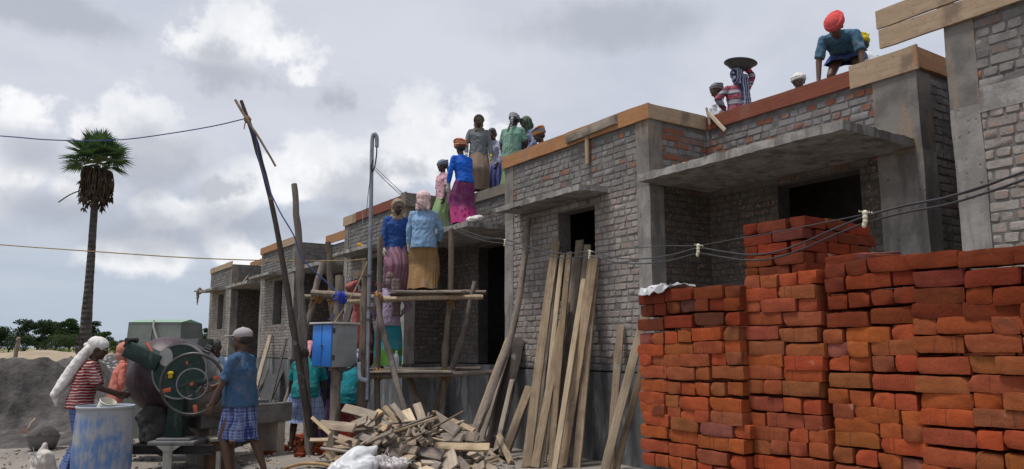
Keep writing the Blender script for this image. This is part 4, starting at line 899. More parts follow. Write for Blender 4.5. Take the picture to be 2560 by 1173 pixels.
# ---------------------------------------------------------------- concrete mixer
MD=9.8
TW=-FH
def mixer():
    o0=G(440,MD); root=empty('concrete_mixer',o0,'dark green tilting concrete mixer with a purple drum and a big steering wheel','concrete mixer')
    root.matrix_world=Matrix((RT.to_4d(),FH.to_4d(),(0,0,1,0),(0,0,0,1))).transposed(); root.location=o0
    def q(px,py,b=0.0):
        v=P(px or 440,py or 960,d=MD+b)-o0; return (v.dot(RT),v.z)
    def metal(name,c1,c2,c3,r=.5,s=.55,sc_=3):
        m,t=newmat(name,r,.45,.15); n=t.noise(t.co,sc_,6,.65); f=t.noise(t.co,17,6,.65)
        c=t.mix(t.ss(n,.35,.65),c1,c2); c=t.mix(t.ss(f,.58,.68,0,s),c,c3); dz=t.noise(t.sc3(t.co,(6,6,1.5)),1.5,6,.65); c=t.mix(t.ss(dz,.56,.70,0,.55),c,(.13,.122,.112)); t.set(t.b.inputs['Base Color'],c); bump(t,f,.25,.004); return m
    green=metal('dark_green_paint',(.011,.036,.027),(.006,.020,.017),(.075,.072,.065),.6,.7,4); purple=metal('purple_primer_drum',(.065,.034,.044),(.030,.018,.023),(.085,.035,.03),.5,.7,2.2)
    housing=metal('grey_green_sheet',(.19,.21,.185),(.14,.16,.14),(.26,.26,.23),.6); mint=metal('mint_cap',(.20,.35,.25),(.26,.36,.28),(.34,.25,.18),.6)
    steel=metal('worn_steel',(.20,.20,.20),(.13,.13,.13),(.28,.26,.23),.45); orange=metal('orange_paint',(.45,.085,.03),(.36,.07,.025),(.2,.1,.06)); dark=metal('greasy_steel',(.022,.022,.022),(.035,.033,.03),(.07,.065,.06))
    white=metal('off_white_steel',(.38,.37,.33),(.30,.29,.26),(.20,.17,.13)); gear=metal('gear_steel',(.085,.085,.095),(.05,.05,.055),(.14,.13,.13)); cem=metal('dried_cement',(.27,.255,.23),(.16,.15,.135),(.09,.085,.08),.95,.6,6); blackr=metal('black_rim',(.035,.033,.032),(.05,.046,.042),(.12,.11,.10),.4)
    # drum: axis to the right, a little up and away
    ax=Vector((math.cos(R_(24)),.34,-math.sin(R_(24)))).normalized(); M=ax.to_track_quat('Z','Y').to_matrix(); a,z=q(424,940,.42); c=(a,.42,z)
    mb=MB(); mb.lathe([(1e-3,-.50),(.16,-.49),(.30,-.43),(.42,-.31),(.49,-.14),(.505,.02),(.49,.20),(.475,.27)],40,M,c); d=mb.build('drum',purple,root)
    mb=MB(); mb.lathe([(.47,.27),(.44,.36),(.33,.64),(.28,.80),(.29,.82),(.27,.82),(.26,.78),(.31,.62),(.42,.36),(.45,.28)],40,M,c); mb.build('drum_cone',cem,root)
    mb=MB(); mb.lathe([(.47,.235),(.535,.235),(.535,.315),(.47,.315)],56,M,c,closed=True)
    for k in range(44):
        th=2*math.pi*k/44; mb.box(Vector(c)+M@Vector((.54*math.cos(th),.54*math.sin(th),.275)),(.03,.028,.075),M@Matrix.Rotation(th,3,'Z'))
    mb.build('ring_gear',gear,root)
    mb=MB(); mb.lathe([(.475,.33),(.455,.33),(.40,.47),(.42,.47)],40,M,c,closed=True); mb.build('cone_band',steel,root)
    # mixing yoke: disc, arm, post
    fl=Matrix.Rotation(R_(90),3,'X') # disc facing the viewer: axis along y
    a,z=q(450,928,-.2); mb=MB(); mb.lathe([(1e-3,-.015),(.325,-.015),(.335,0),(.325,.015),(1e-3,.015)],48,fl,(a,-.20,z)); disc=mb.build('yoke_disc',green,root)
    mb=MB(); mb.lathe([(.322,-.020),(.342,-.020),(.342,.020),(.322,.020)],48,fl,(a,-.20,z),closed=True); mb.build('disc_rim',steel,disc)
    a2,z2=q(417,893,-.2); mb=MB(); mb.lathe([(1e-3,-.004),(.09,-.004),(.09,.004),(1e-3,.004)],18,fl@Matrix.Diagonal((.95,1.25,1)),(a2,-.222,z2)); mb.build('rusty_patch',metal('rust_patch',(.24,.25,.25),(.30,.30,.28),(.42,.20,.04),.7,.9,9),disc)
    a2,z2=q(430,937,-.2); mb=MB(); mb.box((a2,-.235,z2),(.055,.03,.085),bev=.012); mb.box((a2+.005,-.25,z2+.02),(.075,.02,.03),bev=.008); mb.build('grease_cup',simple('yellow_paint',(.65,.42,.01),(.5,.32,.01),20,.5,.4,0),disc)
    a2,z2=q(472,907,-.2); mb=MB(); mb.lathe([(1e-3,-.005),(.026,-.005),(.026,.004),(1e-3,.004)],14,fl,(a2,-.222,z2)); mb.build('orange_dot',orange,disc)
    # gearbox arm from upper left to the disc
    p0=Vector((*q(326,872,-.12),0));p1=Vector((*q(404,908,-.12),0)); 
    mid=((p0.x+p1.x)/2,-.12,(p0.y+p1.y)/2); an=math.atan2(p1.y-p0.y,p1.x-p0.x); mb=MB(); mb.box(mid,(.46,.26,.20),Matrix.Rotation(-an,3,'Y'),bev=.015); arm=mb.build('gearbox_arm',green,root)
    mb=MB(); mb.box((q(326,862,-.12)[0],-.12,q(326,862,-.12)[1]+.02),(.07,.16,.13),Matrix.Rotation(-an,3,'Y'),bev=.012); mb.tube([(q(330,852,-.12)[0],-.26,q(330,852,-.12)[1]),(q(340,850,-.12)[0],-.1,q(340,850,-.12)[1])],.035,10); mb.build('motor_flange',dark,arm)
    mb=MB(); mb.tube([(q(370,857,-.12)[0],-.16,q(370,857,-.12)[1]),(q(388,880,-.12)[0],-.2,q(388,880,-.12)[1])],.016,8); mb.build('orange_lever',orange,arm)
    # post and base
    a,z=q(446,1000,-.1); mb=MB(); mb.b2((a-.10,-.17,q(0,1090)[1]),(a+.09,-.02,z+.55),bev=.01); mb.build('post',green,root)
    mb=MB(); mb.add([(a-.11,-.13,.40),(a-.11,-.13,.70),(a-.15,-.13,.42),(a-.11,-.10,.40),(a-.11,-.10,.70),(a-.15,-.10,.42)],[(0,1,2),(5,4,3),(0,3,4,1),(1,4,5,2),(2,5,3,0)]); mb.build('gusset',green,root)
    mb=MB(); mb.b2((a-.26,-.30,.345),(a+.30,.12,.395),bev=.01); mb.b2((a-.19,-.24,.395),(a+.22,.06,.425),bev=.008); mb.build('base_plate',steel,root)
    # wheel
    a,z=q(481,960,-.52); wc=Vector((a,-.52,z)); tilt=Matrix.Rotation(R_(8),3,'Z')@fl
    def ring(R,r,n=60): return [wc+tilt@Vector((R*math.cos(2*math.pi*k/n),R*math.sin(2*math.pi*k/n),0)) for k in range(n+1)]
    wh=MB(); wh.tube(ring(.355,.02),.019,10,cap=False); w=wh.build('wheel_rim',blackr,root)
    mb=MB(); mb.tube(ring(.178,.01),.009,8,cap=False); mb.build('inner_ring',steel,w)
    for k,th in enumerate((14,100,194,280)):
        d=Vector((math.cos(R_(th)),math.sin(R_(th)),0)); M2=tilt@Matrix.Rotation(R_(th),3,'Z')
        mb=MB(); mb.box(wc+tilt@(d*.135),(.25,.042,.014),M2,bev=.003); s_=mb.build('spoke',green,w)
        if k!=1: mb=MB(); mb.box(wc+tilt@(d*.295),(.10,.046,.017),M2,bev=.003); mb.build('spoke_tip',orange,w)
        else: mb=MB(); mb.box(wc+tilt@(d*.295),(.10,.04,.014),M2,bev=.003); mb.build('spoke_tip',green,w)
    mb=MB(); mb.lathe([(1e-3,-.03),(.05,-.03),(.055,-.01),(.055,.02),(1e-3,.02)],18,tilt,wc); mb.build('hub',green,w)
    mb=MB(); mb.lathe([(1e-3,.018),(.022,.018),(.02,.035),(1e-3,.036)],12,tilt,wc); mb.build('hub_nut',orange,w)
    mb=MB(); mb.tube([wc,wc+Vector((0,.34,0))],.03,12); mb.build('wheel_shaft',dark,root)
    # chassis
    ch=lambda x0,x1,y,z,nm,mt,h=.10:(lambda m:(m.b2((x0,y,z),(x1,y+.012,z+h)),m.b2((x0,y-.05,z+h-.012),(x1,y,z+h)),m.b2((x0,y-.05,z),(x1,y,z+.012)),m.build(nm,mt,root))[-1])(MB())
    ch(q(318,0)[0],q(558,0)[0],-.18,.235,'front_rail',dark,.11); ch(q(330,0,-.12)[0],q(545,0)[0],.85,.27,'rear_rail',white,.10)
    for (x,nm) in((-.58,'a'),(.56,'b')): mb=MB(); mb.b2((x,-.16,.25),(x+.07,.9,.33)); mb.build('cross_rail',dark,root)
    mb=MB(); mb.b2((-.045,-.30,-.03),(.065,-.27,.30)); mb.add([(-.13,-.302,.345),(.16,-.302,.345),(.065,-.302,.28),(-.045,-.302,.28),(-.13,-.27,.345),(.16,-.27,.345),(.065,-.27,.28),(-.045,-.27,.28)],[(0,3,2,1),(4,5,6,7),(0,1,5,4),(1,2,6,5),(2,3,7,6),(3,0,4,7)]); mb.build('leg',white,root)
    mb=MB(); mb.b2((.555,-.19,-.03),(.60,-.14,.26)); mb.build('leg',white,root)
    for k in range(9):
        mb=MB(); z=.02+k*.078; mb.box((-.575,-.34,z),(.085,.05,.06),bev=.01); mb.box((-.555,-.37,z+.03),(.03,.04,.045),bev=.008); mb.build('chain_link',steel,root)
    # hopper housing
    x0=q(316,0,.95)[0];x1=q(400,0,.95)[0]; zb=.30; zt=q(0,856,.95)[1]+.05
    mb=MB(); vs=[(x0-.06,.95,zb),(x0+.02,.95,zt),(x1+.5,.95,zt),(x1+.1,.95,zb),(x0-.06,1.55,zb),(x0+.02,1.55,zt),(x1+.5,1.55,zt),(x1+.1,1.55,zb)]
    mb.add(vs,[(0,1,2,3),(7,6,5,4),(0,4,5,1),(1,5,6,2),(2,6,7,3),(3,7,4,0)]); hs=mb.build('housing',housing,root,smooth=False)
    mb=MB(); mb.b2((x0+.01,.942,1.0),(x0+.03,.948,1.08)); mb.build('latch_slot',dark,hs)
    e=lambda px,py:q(px,py,.92)
    xa=e(310,0)[0];xb=e(446,0)[0];zl=e(0,856)[1];zm=e(0,806)[1];zr=e(0,797)[1]; xl=e(297,0)[0]; zc=e(0,833)[1]
    mb=MB(); mb.add([(xa,.90,zl),(xb,.90,zl),(xb-.02,.93,zm),(xa,.93,zm),(xa,1.7,zl),(xb,1.7,zl),(xb-.02,1.66,zm),(xa,1.66,zm),(xl-.03,1.3,zc)],[(0,1,2,3),(5,4,7,6),(1,5,6,2),(3,2,6,7),(0,4,5,1),(0,3,8),(3,7,8),(7,4,8),(4,0,8)]); hd=mb.build('hood',housing,root,smooth=False)
    mb=MB(); mb.add([(xa-.01,.92,zm+.002),(xb-.01,.92,zm+.002),(xb-.02,1.25,zr),(xa+.0,1.25,zr),(xb-.02,1.67,zm+.002),(xa-.01,1.67,zm+.002)],[(0,1,2,3),(3,2,4,5),(0,3,5),(1,4,2),(0,5,4,1)]); mb.build('hood_cap',mint,hd,smooth=False)
    mb=MB(); mb.b2((xa-.005,.885,zl-.025),(xb,.93,zl-.004)); mb.build('hood_trim',white,hd)
    mb=MB(); p=[(e(376,0)[0],.90,e(0,802)[1]),(e(379,0)[0],.86,e(0,818)[1]),(e(394,0)[0],.84,e(0,853)[1])]; mb.tube(p,.016,8); mb.build('hood_strut',white,hd)
    mb=MB(); mb.tube([(e(374,0)[0],.90,zm),(e(374,0)[0],.885,zl)],.006,6); mb.build('hood_seam',dark,hd)
    mb=MB(); mb.tube(crom([(q(352,1005)[0],.2,q(0,1005)[1]),(q(337,1025)[0],.2,q(0,1025)[1]),(q(331,1050)[0],.2,q(0,1050)[1])],5),.01,6); mb.build('hose_loop',white,root)
    # caked mortar under the drum
    mb=MB(); mb.ell((q(395,0)[0],.25,.45),.26,.3,.28); mb.ell((q(375,0)[0],.2,.62),.20,.2,.22); mb.ell((q(420,0)[0],.3,.35),.25,.3,.12); me=remesh(mb,'caked_mortar',.025,4)
    for v in me.vertices: v.co=v.co+noise.noise_vector(v.co*6)*.05+noise.noise_vector(v.co*18)*.02
    meobj('caked_mortar',me,simple('wet_mortar',(.05,.046,.044),(.03,.028,.027),8,.8,.3,.6,.02),root)
    return root
mixer()
# trough with supports
tr=simple('cement_crusted_steel',(.20,.19,.175),(.13,.125,.115),5,.9,.2,.7,.02)
c0=P(505,1072,d=10.2); root=empty('mortar_trough',c0,'long cement crusted trough on supports between the mixer and the houses','trough'); dirx=(P(728,1068,d=11.3)-c0); dirx.z=0; Lx=dirx.length; dx=dirx.normalized(); dy=ZZ.cross(dx)
root.matrix_world=Matrix((dx.to_4d(),dy.to_4d(),(0,0,1,0),(0,0,0,1))).transposed(); root.location=c0
mb=MB(); mb.b2((0,0,0),(Lx,.03,.24),bev=.006); mb.build('side_plate',tr,root); mb=MB(); mb.b2((0,.55,.02),(Lx,.58,.28),bev=.006); mb.build('side_plate',tr,root)
mb=MB(); mb.b2((.0,.03,0),(Lx,.55,.02)); mb.build('floor_plate',tr,root); mb=MB(); mb.b2((-.02,-.002,0),(.008,.58,.25)); mb.build('end_plate',tr,root); mb=MB(); mb.tube([(0,.015,.245),(Lx,.015,.25)],.022,8); mb.build('rolled_edge',tr,root)
mb=MB(); mb.lathe([(1e-3,0)],3); 
mb=MB(); mb.v=[];
def hf(x,y): return .10+.05*noise.noise(Vector((x*3,y*3,1)))+.02*noise.noise(Vector((x*11,y*11,1)))
vs=[];n1=int(Lx/.06)
for i in range(n1+1):
    for j in range(9): vs.append((.02+(Lx-.04)*i/n1,.04+.5*j/8,hf(i*.06,j*.06)+.04))
mb.add(vs,[(i*9+j,i*9+j+1,(i+1)*9+j+1,(i+1)*9+j) for i in range(n1) for j in range(8)]); mb.build('mortar',simple('fresh_mortar',(.16,.155,.145),(.11,.105,.10),9,.7,.3,.5,.01),root)
for xx in(.12,Lx-.2): mb=MB(); mb.b2((xx,.03,-c0.z-.02),(xx+.12,.55,-.004)); mb.build('support',MATS['plank'],root)
wb=simple('stained_timber',(.17,.10,.06),(.11,.07,.045),4,.85,.2,.4)
q=G(505,9.9); root=empty('timber_block',q,'stained brown timber block standing under the trough beside the mixer frame','block'); mb=MB(); mb.box((0,.2,.17),(.30,.3,.36),bev=.01); mb.build('block',wb,root); mb=MB(); mb.box((.02,.15,.375),(.34,.2,.04),bev=.008); mb.build('cap_board',MATS['plank'],root)
# ---------------------------------------------------------------- palm, trees, bushes
frond=[None]
def leafmat(name,c1,c2,rough=.6):
    m,t=newmat(name,rough,.25); r=attr(t); n=t.noise(t.co,.9,3,.5); c=t.mix(r,c1,c2); c=t.mix(t.ss(n,.35,.7,0,.5),c,tuple(.6*q for q in c1))
    t.set(t.b.inputs['Base Color'],c)
    tr=t.n('ShaderNodeBsdfTranslucent',Color=t.mix(1.0,c,(1.1,1.2,.6),'MULTIPLY')); ms=t.n('ShaderNodeMixShader',i0=.25); t.L.new(t.b.outputs[0],ms.inputs[1]); t.L.new(tr.outputs[0],ms.inputs[2]); t.L.new(ms.outputs[0],m.node_tree.nodes['Material Output'].inputs[0]); return m
def palm():
    D=36.0; base=G(213,D); root=empty('palmyra_palm',base,'tall palmyra palm with a skirt of dead fronds under its green crown','palm tree')
    k=D/1920.
    ctr=[P(a,b,d=D)-base for a,b in((213,885),(216,800),(222,720),(228,640),(233,560),(239,480),(243,415))]
    rad=[15.5*k,13*k,10.5*k,9.3*k,8.6*k,8.4*k,8*k]; pts=crom(ctr,14); rr=np.interp(np.linspace(0,1,len(pts)),np.linspace(0,1,7),rad)
    bark,t=newmat('palm_bark',.95,.1); z=t.n('ShaderNodeSeparateXYZ',i0=t.co).outputs[2]; n=t.noise(t.sc3(t.co,(3,3,1)),2,6,.6); rg=t.m('SINE',t.m('ADD',t.m('MULTIPLY',z,26.),t.m('MULTIPLY',n,4.)))
    c=t.mix(t.ss(n,.35,.65),(.095,.085,.083),(.055,.05,.049)); c=t.mix(t.ss(rg,.2,.9,0,.28),c,(.035,.032,.032)); t.set(t.b.inputs['Base Color'],c); bump(t,t.m('ADD',rg,n),.5,.05)
    mb=MB(); mb.tube(pts,list(rr),18,jit=.03); 
    for i in range(70):
        zz=random.uniform(.2,2.0); th=random.uniform(0,6.28); p=Vector(pts[min(len(pts)-1,int(zz/9.3*len(pts)))]); p.z=zz; r=np.interp(zz/9,np.linspace(0,1,7),rad); d=Vector((math.cos(th),math.sin(th),0)); q=p+d*r*.9; mb.tube([q,q+d*.10+Vector((0,0,.10)),q+d*.13+Vector((0,0,.2))],[.09,.06,.02],5)
    mb.build('trunk',bark,root)
    top=P(244,405,d=D)-base
    green=leafmat('palm_green',(.032,.075,.035),(.12,.185,.095)); dead=simple('dead_palm',(.10,.07,.05),(.045,.033,.028),4,.95,.1,0); petg=simple('petiole',(.14,.17,.06),(.10,.12,.05),5,.7,.2,0)
    def fan(mbp,mbl,p,d,L,R,n=26,spread=1.75,rv=.5):
        d=d.normalized(); q=p+d*L; mbp.tube(crom([p,p+d*L*.5+Vector((0,0,.04)),q],3),[.05,.04,.04,.035,.035,.03,.03][:7] if False else .035,5)
        up=Vector((0,0,1)); s=d.cross(up).normalized(); nn=s.cross(d).normalized(); ro=random.uniform(-.7,.7); s2=s*math.cos(ro)+nn*math.sin(ro); n2=nn*math.cos(ro)-s*math.sin(ro)
        for i in range(n):
            a=(i/(n-1)-.5)*spread*2*random.uniform(.97,1.03); e=d*math.cos(a)+s2*math.sin(a); e=(e+n2*.25*abs(math.sin(a))).normalized(); RR=R*random.uniform(.85,1.05)*(1-.12*abs(a)/2.5); w=R*spread*2/n*.52*.5
            sd=e.cross(n2).normalized(); m=q+e*RR*.55; tip=q+e*RR+Vector((0,0,-.14*RR)); fo=n2*.015
            mbl.add([q+fo,m+sd*w,m-fo*2,m-sd*w,tip],[(0,1,2),(0,2,3),(1,4,2),(2,4,3)],rv+random.uniform(-.25,.3))
    P_=MB();L_=MB()
    for i in range(34):
        th=i*2.399+random.uniform(-.3,.3); el=R_([82,60,40,22,8,-8,50,30,12,-14,66][i%11]+random.uniform(-6,6)); d=Vector((math.cos(th)*math.cos(el),math.sin(th)*math.cos(el),math.sin(el)))
        fan(P_,L_,top,d,random.uniform(.62,.85),random.uniform(.95,1.15),rv=random.uniform(.2,.75))
    P_.build('petioles',petg,root,norm=False); L_.build('fronds',green,root,smooth=False,norm=False)
    Dm=MB()
    for i in range(170):
        th=random.uniform(0,6.28); zz=random.uniform(-1.15,-.42); r0=.16; d=Vector((math.cos(th),math.sin(th),0)); p=top+Vector((0,0,zz)); out=random.uniform(.38,.92)*(1-.25*max(0,-zz)); dr=random.uniform(.3,1.15)
        pts=crom([p+d*r0,p+d*out*.8+Vector((0,0,.08)),p+d*out+Vector((0,0,-dr*.4)),p+d*out*.95+Vector((0,0,-dr))],4); Dm.tube(pts,[.045-.025*j/(len(pts)-1) for j in range(len(pts))],5)
        if random.random()<.6:
            e=pts[-1]
            for _ in range(5):
                v=Vector((random.uniform(-1,1),random.uniform(-1,1),-1.3)).normalized()*random.uniform(.2,.45); s=v.orthogonal().normalized()*.05; Dm.add([e,e+v*.5+s,e+v,e+v*.5-s],[(0,1,2,3)])
    e=P(205,475,d=D)-base; Dm.tube(crom([e,P(175,487,d=D)-base,P(146,506,d=D)-base],3),.03,5)
    Dm.build('dead_fronds',dead,root,norm=False)
palm()
lm=[leafmat('tree_leaf_dark',(.016,.034,.014),(.040,.072,.026)),leafmat('tree_leaf_mid',(.028,.052,.018),(.065,.105,.034)),leafmat('bush_leaf',(.050,.085,.022),(.115,.155,.045))]
barkm=simple('tree_bark',(.07,.055,.045),(.04,.033,.028),3,.9,.1)
def tree(px,d,hpx,wpx,mi,label,name='broadleaf_tree',cat='tree',grp='trees along the horizon',z0=0,flat=.6,n=3000,trunk=.16,base_py=None):
    k=d/1920.; H=hpx*k*1.45;Wd=wpx*k; b=G(px,d,z0); root=empty(name,b,label,cat,grp); rn=random.Random(px*7+int(d))
    T=MB(); tp=Vector((0,0,H*trunk)); T.tube(crom([(0,0,-.3),(.1*H*.1,0,H*trunk*.5),tp],3),[.035*H*(1-.35*i/6) for i in range(7)],7)
    blobs=[]
    nb=int(7+wpx/14)
    for i in range(nb):
        a=rn.uniform(0,6.28); r=math.sqrt(rn.random())*.36; zc=H*(trunk+.10+rn.random()*(.80-trunk)*(1-.5*r)); c=Vector((math.cos(a)*r*Wd,math.sin(a)*r*Wd,zc)); rad=Wd*rn.uniform(.13,.22); blobs.append((c,rad)); 
        if i<8: T.tube([tp*.8,(tp+c)*.5,c],[.014*H,.01*H,.004*H],5)
    T.build('trunk',barkm,root)
    C=MB(); ls=max(.10,H*.045)
    for i in range(n):
        c,rad=blobs[rn.randrange(nb)]; v=Vector((rn.gauss(0,1),rn.gauss(0,1),rn.gauss(0,1))).normalized()*rad*(rn.random()**.35)*1.05; v.z*=flat; p=c+v
        e=Vector((rn.gauss(0,1),rn.gauss(0,1),rn.gauss(0,.6))).normalized(); f=e.orthogonal().normalized(); f=Matrix.Rotation(rn.uniform(0,6.28),3,e)@f; e*=ls*rn.uniform(.7,1.5); f*=ls*rn.uniform(.5,1.1); g=e.cross(f).normalized()*ls*.3
        C.add([p-e*.5,p+f*.5+g,p+e*.5,p-f*.5+g],[(0,1,2,3)],min(1,max(0,.5+.32*(v.z/(rad*flat))+rn.uniform(-.25,.25))))
    C.build('crown',lm[mi],root,smooth=False,norm=False); return root
tree(-10,170,40,120,0,'low dark tree at the left frame edge')
tree(112,162,52,110,0,'dark tree filling the view between the spreading tree and the palm')
tree(195,160,52,100,0,'dark tree mass behind the palm trunk')
tree(20,165,50,105,0,'dark rounded tree at the very left of the horizon')
tree(-45,160,60,110,0,'dark tree just beyond the left edge of the view')
tree(92,150,76,105,0,'highest spreading tree left of the palm, flat topped',flat=.35,n=2600)
tree(138,158,66,85,0,'dark tree filling the gap left of the palm trunk')
tree(172,150,68,70,1,'leafy green tree right behind the palm trunk')
tree(222,152,74,85,0,'dark green tree just right of the palm trunk',n=2200)
tree(60,140,38,90,0,'low dark tree below the spreading one')
tree(150,135,40,100,1,'low green tree in front of the dark ones left of the palm')
tree(252,140,50,60,1,'lower round tree right of the palm behind the white headscarf')
tree(285,120,34,60,2,'light green tree beside the mixer hood')
tree(497,150,55,64,0,'dark tree seen between the mixer drum and the farthest house',n=1900)
tree(545,165,45,90,0,'dark tree mostly hidden by the farthest house')
bg='bushes along the sand bank'
for i,(px,d,h,w) in enumerate(((140,62,34,60),(180,58,40,64),(215,56,44,66),(255,56,42,64),(298,54,38,56),(120,46,20,34),(330,58,46,60),(40,75,22,60),(88,72,20,50))):
    tree(px,d,h,w,2,['bright green bush left of the palm foot','bright bush beside the palm foot','leafy bush behind the palm foot','yellow green bush right of the palm foot','bright bush beside the mixer housing','small bush on the tan sand bank','bush hidden behind the mixer housing','low bush under the far dark trees','low bush right of the low one under the far trees'][i],'leafy_bush','bush',bg,trunk=.1,n=900)
rn=random.Random(4)
post=G(39,24); o=pole([(46,845,24),(43,865,24),(38,893,24)],.055,.06,'pole','crooked wooden fence post behind the sand heap',cat='post',name='fence_post',toground=True)
gb=MB()
for i in range(5200):
    u=rn.uniform(-27,-6); w=rn.uniform(19.5,44); 
    if noise.noise(Vector((u*.25,w*.25,2)))<-.05: continue
    x,y=fromuw(u,w); h=rn.uniform(.08,.32); a=rn.uniform(0,6.28); sx=Vector((math.cos(a),math.sin(a),0))*.035; l=Vector((rn.uniform(-.1,.1),rn.uniform(-.1,.1),h)); b=Vector((x,y,-.03)); gb.add([b-sx,b+sx,b+l],[(0,1,2)],rn.random())
tag(gb.build('grass',leafmat('dry_grass',(.12,.13,.045),(.26,.24,.11)),smooth=False,norm=False),'dry green grass behind the heaps','grass',kind='stuff')
# ---------------------------------------------------------------- people
def hand_caps(mb,w,f,nrm,side,curl=.5,s=1.0,glove=0.0):
    # w wrist, f finger direction, nrm palm normal, side: direction of the thumb
    f=f.normalized(); nrm=(nrm-f*nrm.dot(f)).normalized(); sd=(side-f*side.dot(f)-nrm*side.dot(nrm)).normalized(); g=glove
    for k in(-1,0,1): mb.caps(w+sd*k*.016*s,(.015+g)*s,w+f*.075*s+sd*k*.026*s,(.012+g)*s,8)
    for k,(o,L) in enumerate(((.030,.070),(.010,.080),(-.010,.074),(-.029,.058))):
        b=w+f*.082*s+sd*o*s; c=curl*(1+.12*k); d1=(f*math.cos(c*.6)+nrm*math.sin(c*.6)+sd*(o*2)).normalized(); d2=(f*math.cos(c*1.6)+nrm*math.sin(c*1.6)).normalized()
        m=b+d1*L*.5*s; mb.caps(b,(.0095+g)*s,m,(.0088+g)*s,7); mb.caps(m,(.0088+g)*s,m+d2*L*.5*s,(.0075+g)*s,7)
    b=w+f*.025*s+sd*.024*s; m=b+(f*.6+sd*.75+nrm*.2).normalized()*.042*s; mb.caps(b,(.0125+g)*s,m,(.0105+g)*s,7); mb.caps(m,(.0105+g)*s,m+(f*.85+sd*.2+nrm*.35).normalized()*.034*s,(.0085+g)*s,7)
def ik(a,t,l1,l2,hint):
    d=t-a; L=d.length
    if L>(l1+l2)*.995: t=a+d*((l1+l2)*.995/L); d=t-a; L=d.length
    dn=d.normalized(); x=(l1*l1-l2*l2+L*L)/(2*L); h=math.sqrt(max(0,l1*l1-x*x)); hn=(hint-dn*hint.dot(dn)); hn=hn.normalized() if hn.length>1e-5 else dn.orthogonal().normalized()
    return a+dn*x+hn*h,t
def person(label,loc,face,h=1.6,lean=0,side=0,head=(0,0),hands=((-.24,.10,.80),(.24,.10,.80)),elb=((-.8,-.6,-.2),(.8,-.6,-.2)),feet=((-.10,0),(.10,0)),shirt=None,sleeve='long',hem=.74,skirt=None,shem=.06,wear=None,sk='skinA',glove=None,flare=.20,build=1.0,grp='construction workers',hairm=None,kneel=0,curl=.5,split=False,belly=0):
    s=h/1.62; root=empty('person',loc,label,'person',grp)
    dc=Vector((loc[0],loc[1],0)); tc=(-dc).normalized(); rgt=Vector((-tc.y,tc.x,0)); rgt=RT if rgt.dot(RT)>0 else -RT
    rgt=Vector((tc.y,-tc.x,0)); rgt=rgt if rgt.dot(RT)>0 else -rgt
    fd=tc*math.cos(R_(face))+rgt*math.sin(R_(face)); X=fd.cross(ZZ)  # X: the person's right-hand side seen from above
    root.matrix_world=Matrix((X.to_4d(),fd.to_4d(),(0,0,1,0),(0,0,0,1))).transposed(); root.location=loc
    root.scale=(s,s,s)
    V=Vector; pz=.88-kneel; pel=V((0,0,pz)); l=R_(lean); u=V((math.sin(R_(side)),math.sin(l),math.cos(l))).normalized(); fwd=V((0,math.cos(l),-math.sin(l)))
    ch=pel+u*.30; nb=pel+u*.475; sh=[pel+u*.412+V((-.168*build,0,0)),pel+u*.412+V((.168*build,0,0))]
    hp,hy=R_(head[0]),R_(head[1]); ha=l*.75+hp; hu=V((math.sin(R_(side)),math.sin(ha),math.cos(ha))).normalized(); hf=V((0,math.cos(ha),-math.sin(ha))); 
    Rh=Matrix.Rotation(hy,3,hu); hf=Rh@hf; hx=hf.cross(hu).normalized(); hc=nb+(hu*.75+u*.25).normalized()*.165
    HM=Matrix((hx,hf,hu)).transposed()*1.10; hq=lambda a,b,c:hc+HM@V((a,b,c))
    B=MB(); bd=build
    B.caps(pel+V((-.07*bd,0,-.02)),.105*bd,pel+V((.07*bd,0,-.02)),.105*bd); B.caps(pel+u*.10+V((-.055,0,0)),.10*bd,pel+u*.10+V((.055,0,0)),.10*bd); B.caps(ch+V((-.075*bd,0,0)),.105*bd,ch+V((.075*bd,0,0)),.105*bd)
    B.caps(sh[0],.052,nb-u*.02,.052); B.caps(sh[1],.052,nb-u*.02,.052); B.caps(nb-u*.04,.062,nb+u*.02,.052); B.caps(nb,.05,hq(0,-.015,-.06),.048)
    if belly: B.ell(pel+u*.14+fwd*.06,.12*bd,.11+belly,.13,n=10)
    # head with jaw, nose, brow, lips and ears
    B.ell(hq(0,-.012,.025),.074,.092,.092,HM); B.ell(hq(0,.018,-.035),.060,.070,.078,HM); B.ell(hq(0,.058,-.085),.028,.026,.020,HM,8)
    B.caps(hq(0,.083,.018),.009,hq(0,.098,-.024),.014,8); B.caps(hq(-.016,.088,-.028),.008,hq(.016,.088,-.028),.008,7)
    B.caps(hq(-.045,.070,.030),.012,hq(-.012,.080,.034),.012,7); B.caps(hq(.045,.070,.030),.012,hq(.012,.080,.034),.012,7)
    B.caps(hq(-.018,.080,-.055),.008,hq(.018,.080,-.055),.008,7); B.caps(hq(-.015,.078,-.066),.009,hq(.015,.078,-.066),.009,7)
    for sg in(-1,1): B.ell(hq(sg*.076,-.008,.0),.012,.024,.034,HM,8)
    wr=[];elbs=[]
    for i in(0,1):
        t=V(hands[i]); e,t=ik(sh[i],t,.275,.245,V(elb[i])); elbs.append(e); wr.append(t)
        B.caps(sh[i],.050,e,.038); B.caps(e,.039,t,.027)
        f=(t-e).normalized(); sg=-1 if i==0 else 1
        pn=V((-sg,0,0)) if abs(f.x)<.8 else V((0,0,-1)); hand_caps(B,t,f,pn,V((0,1,0)) if abs(f.y)<.8 else V((-sg*.2,0,1)),curl)
    kn=[]
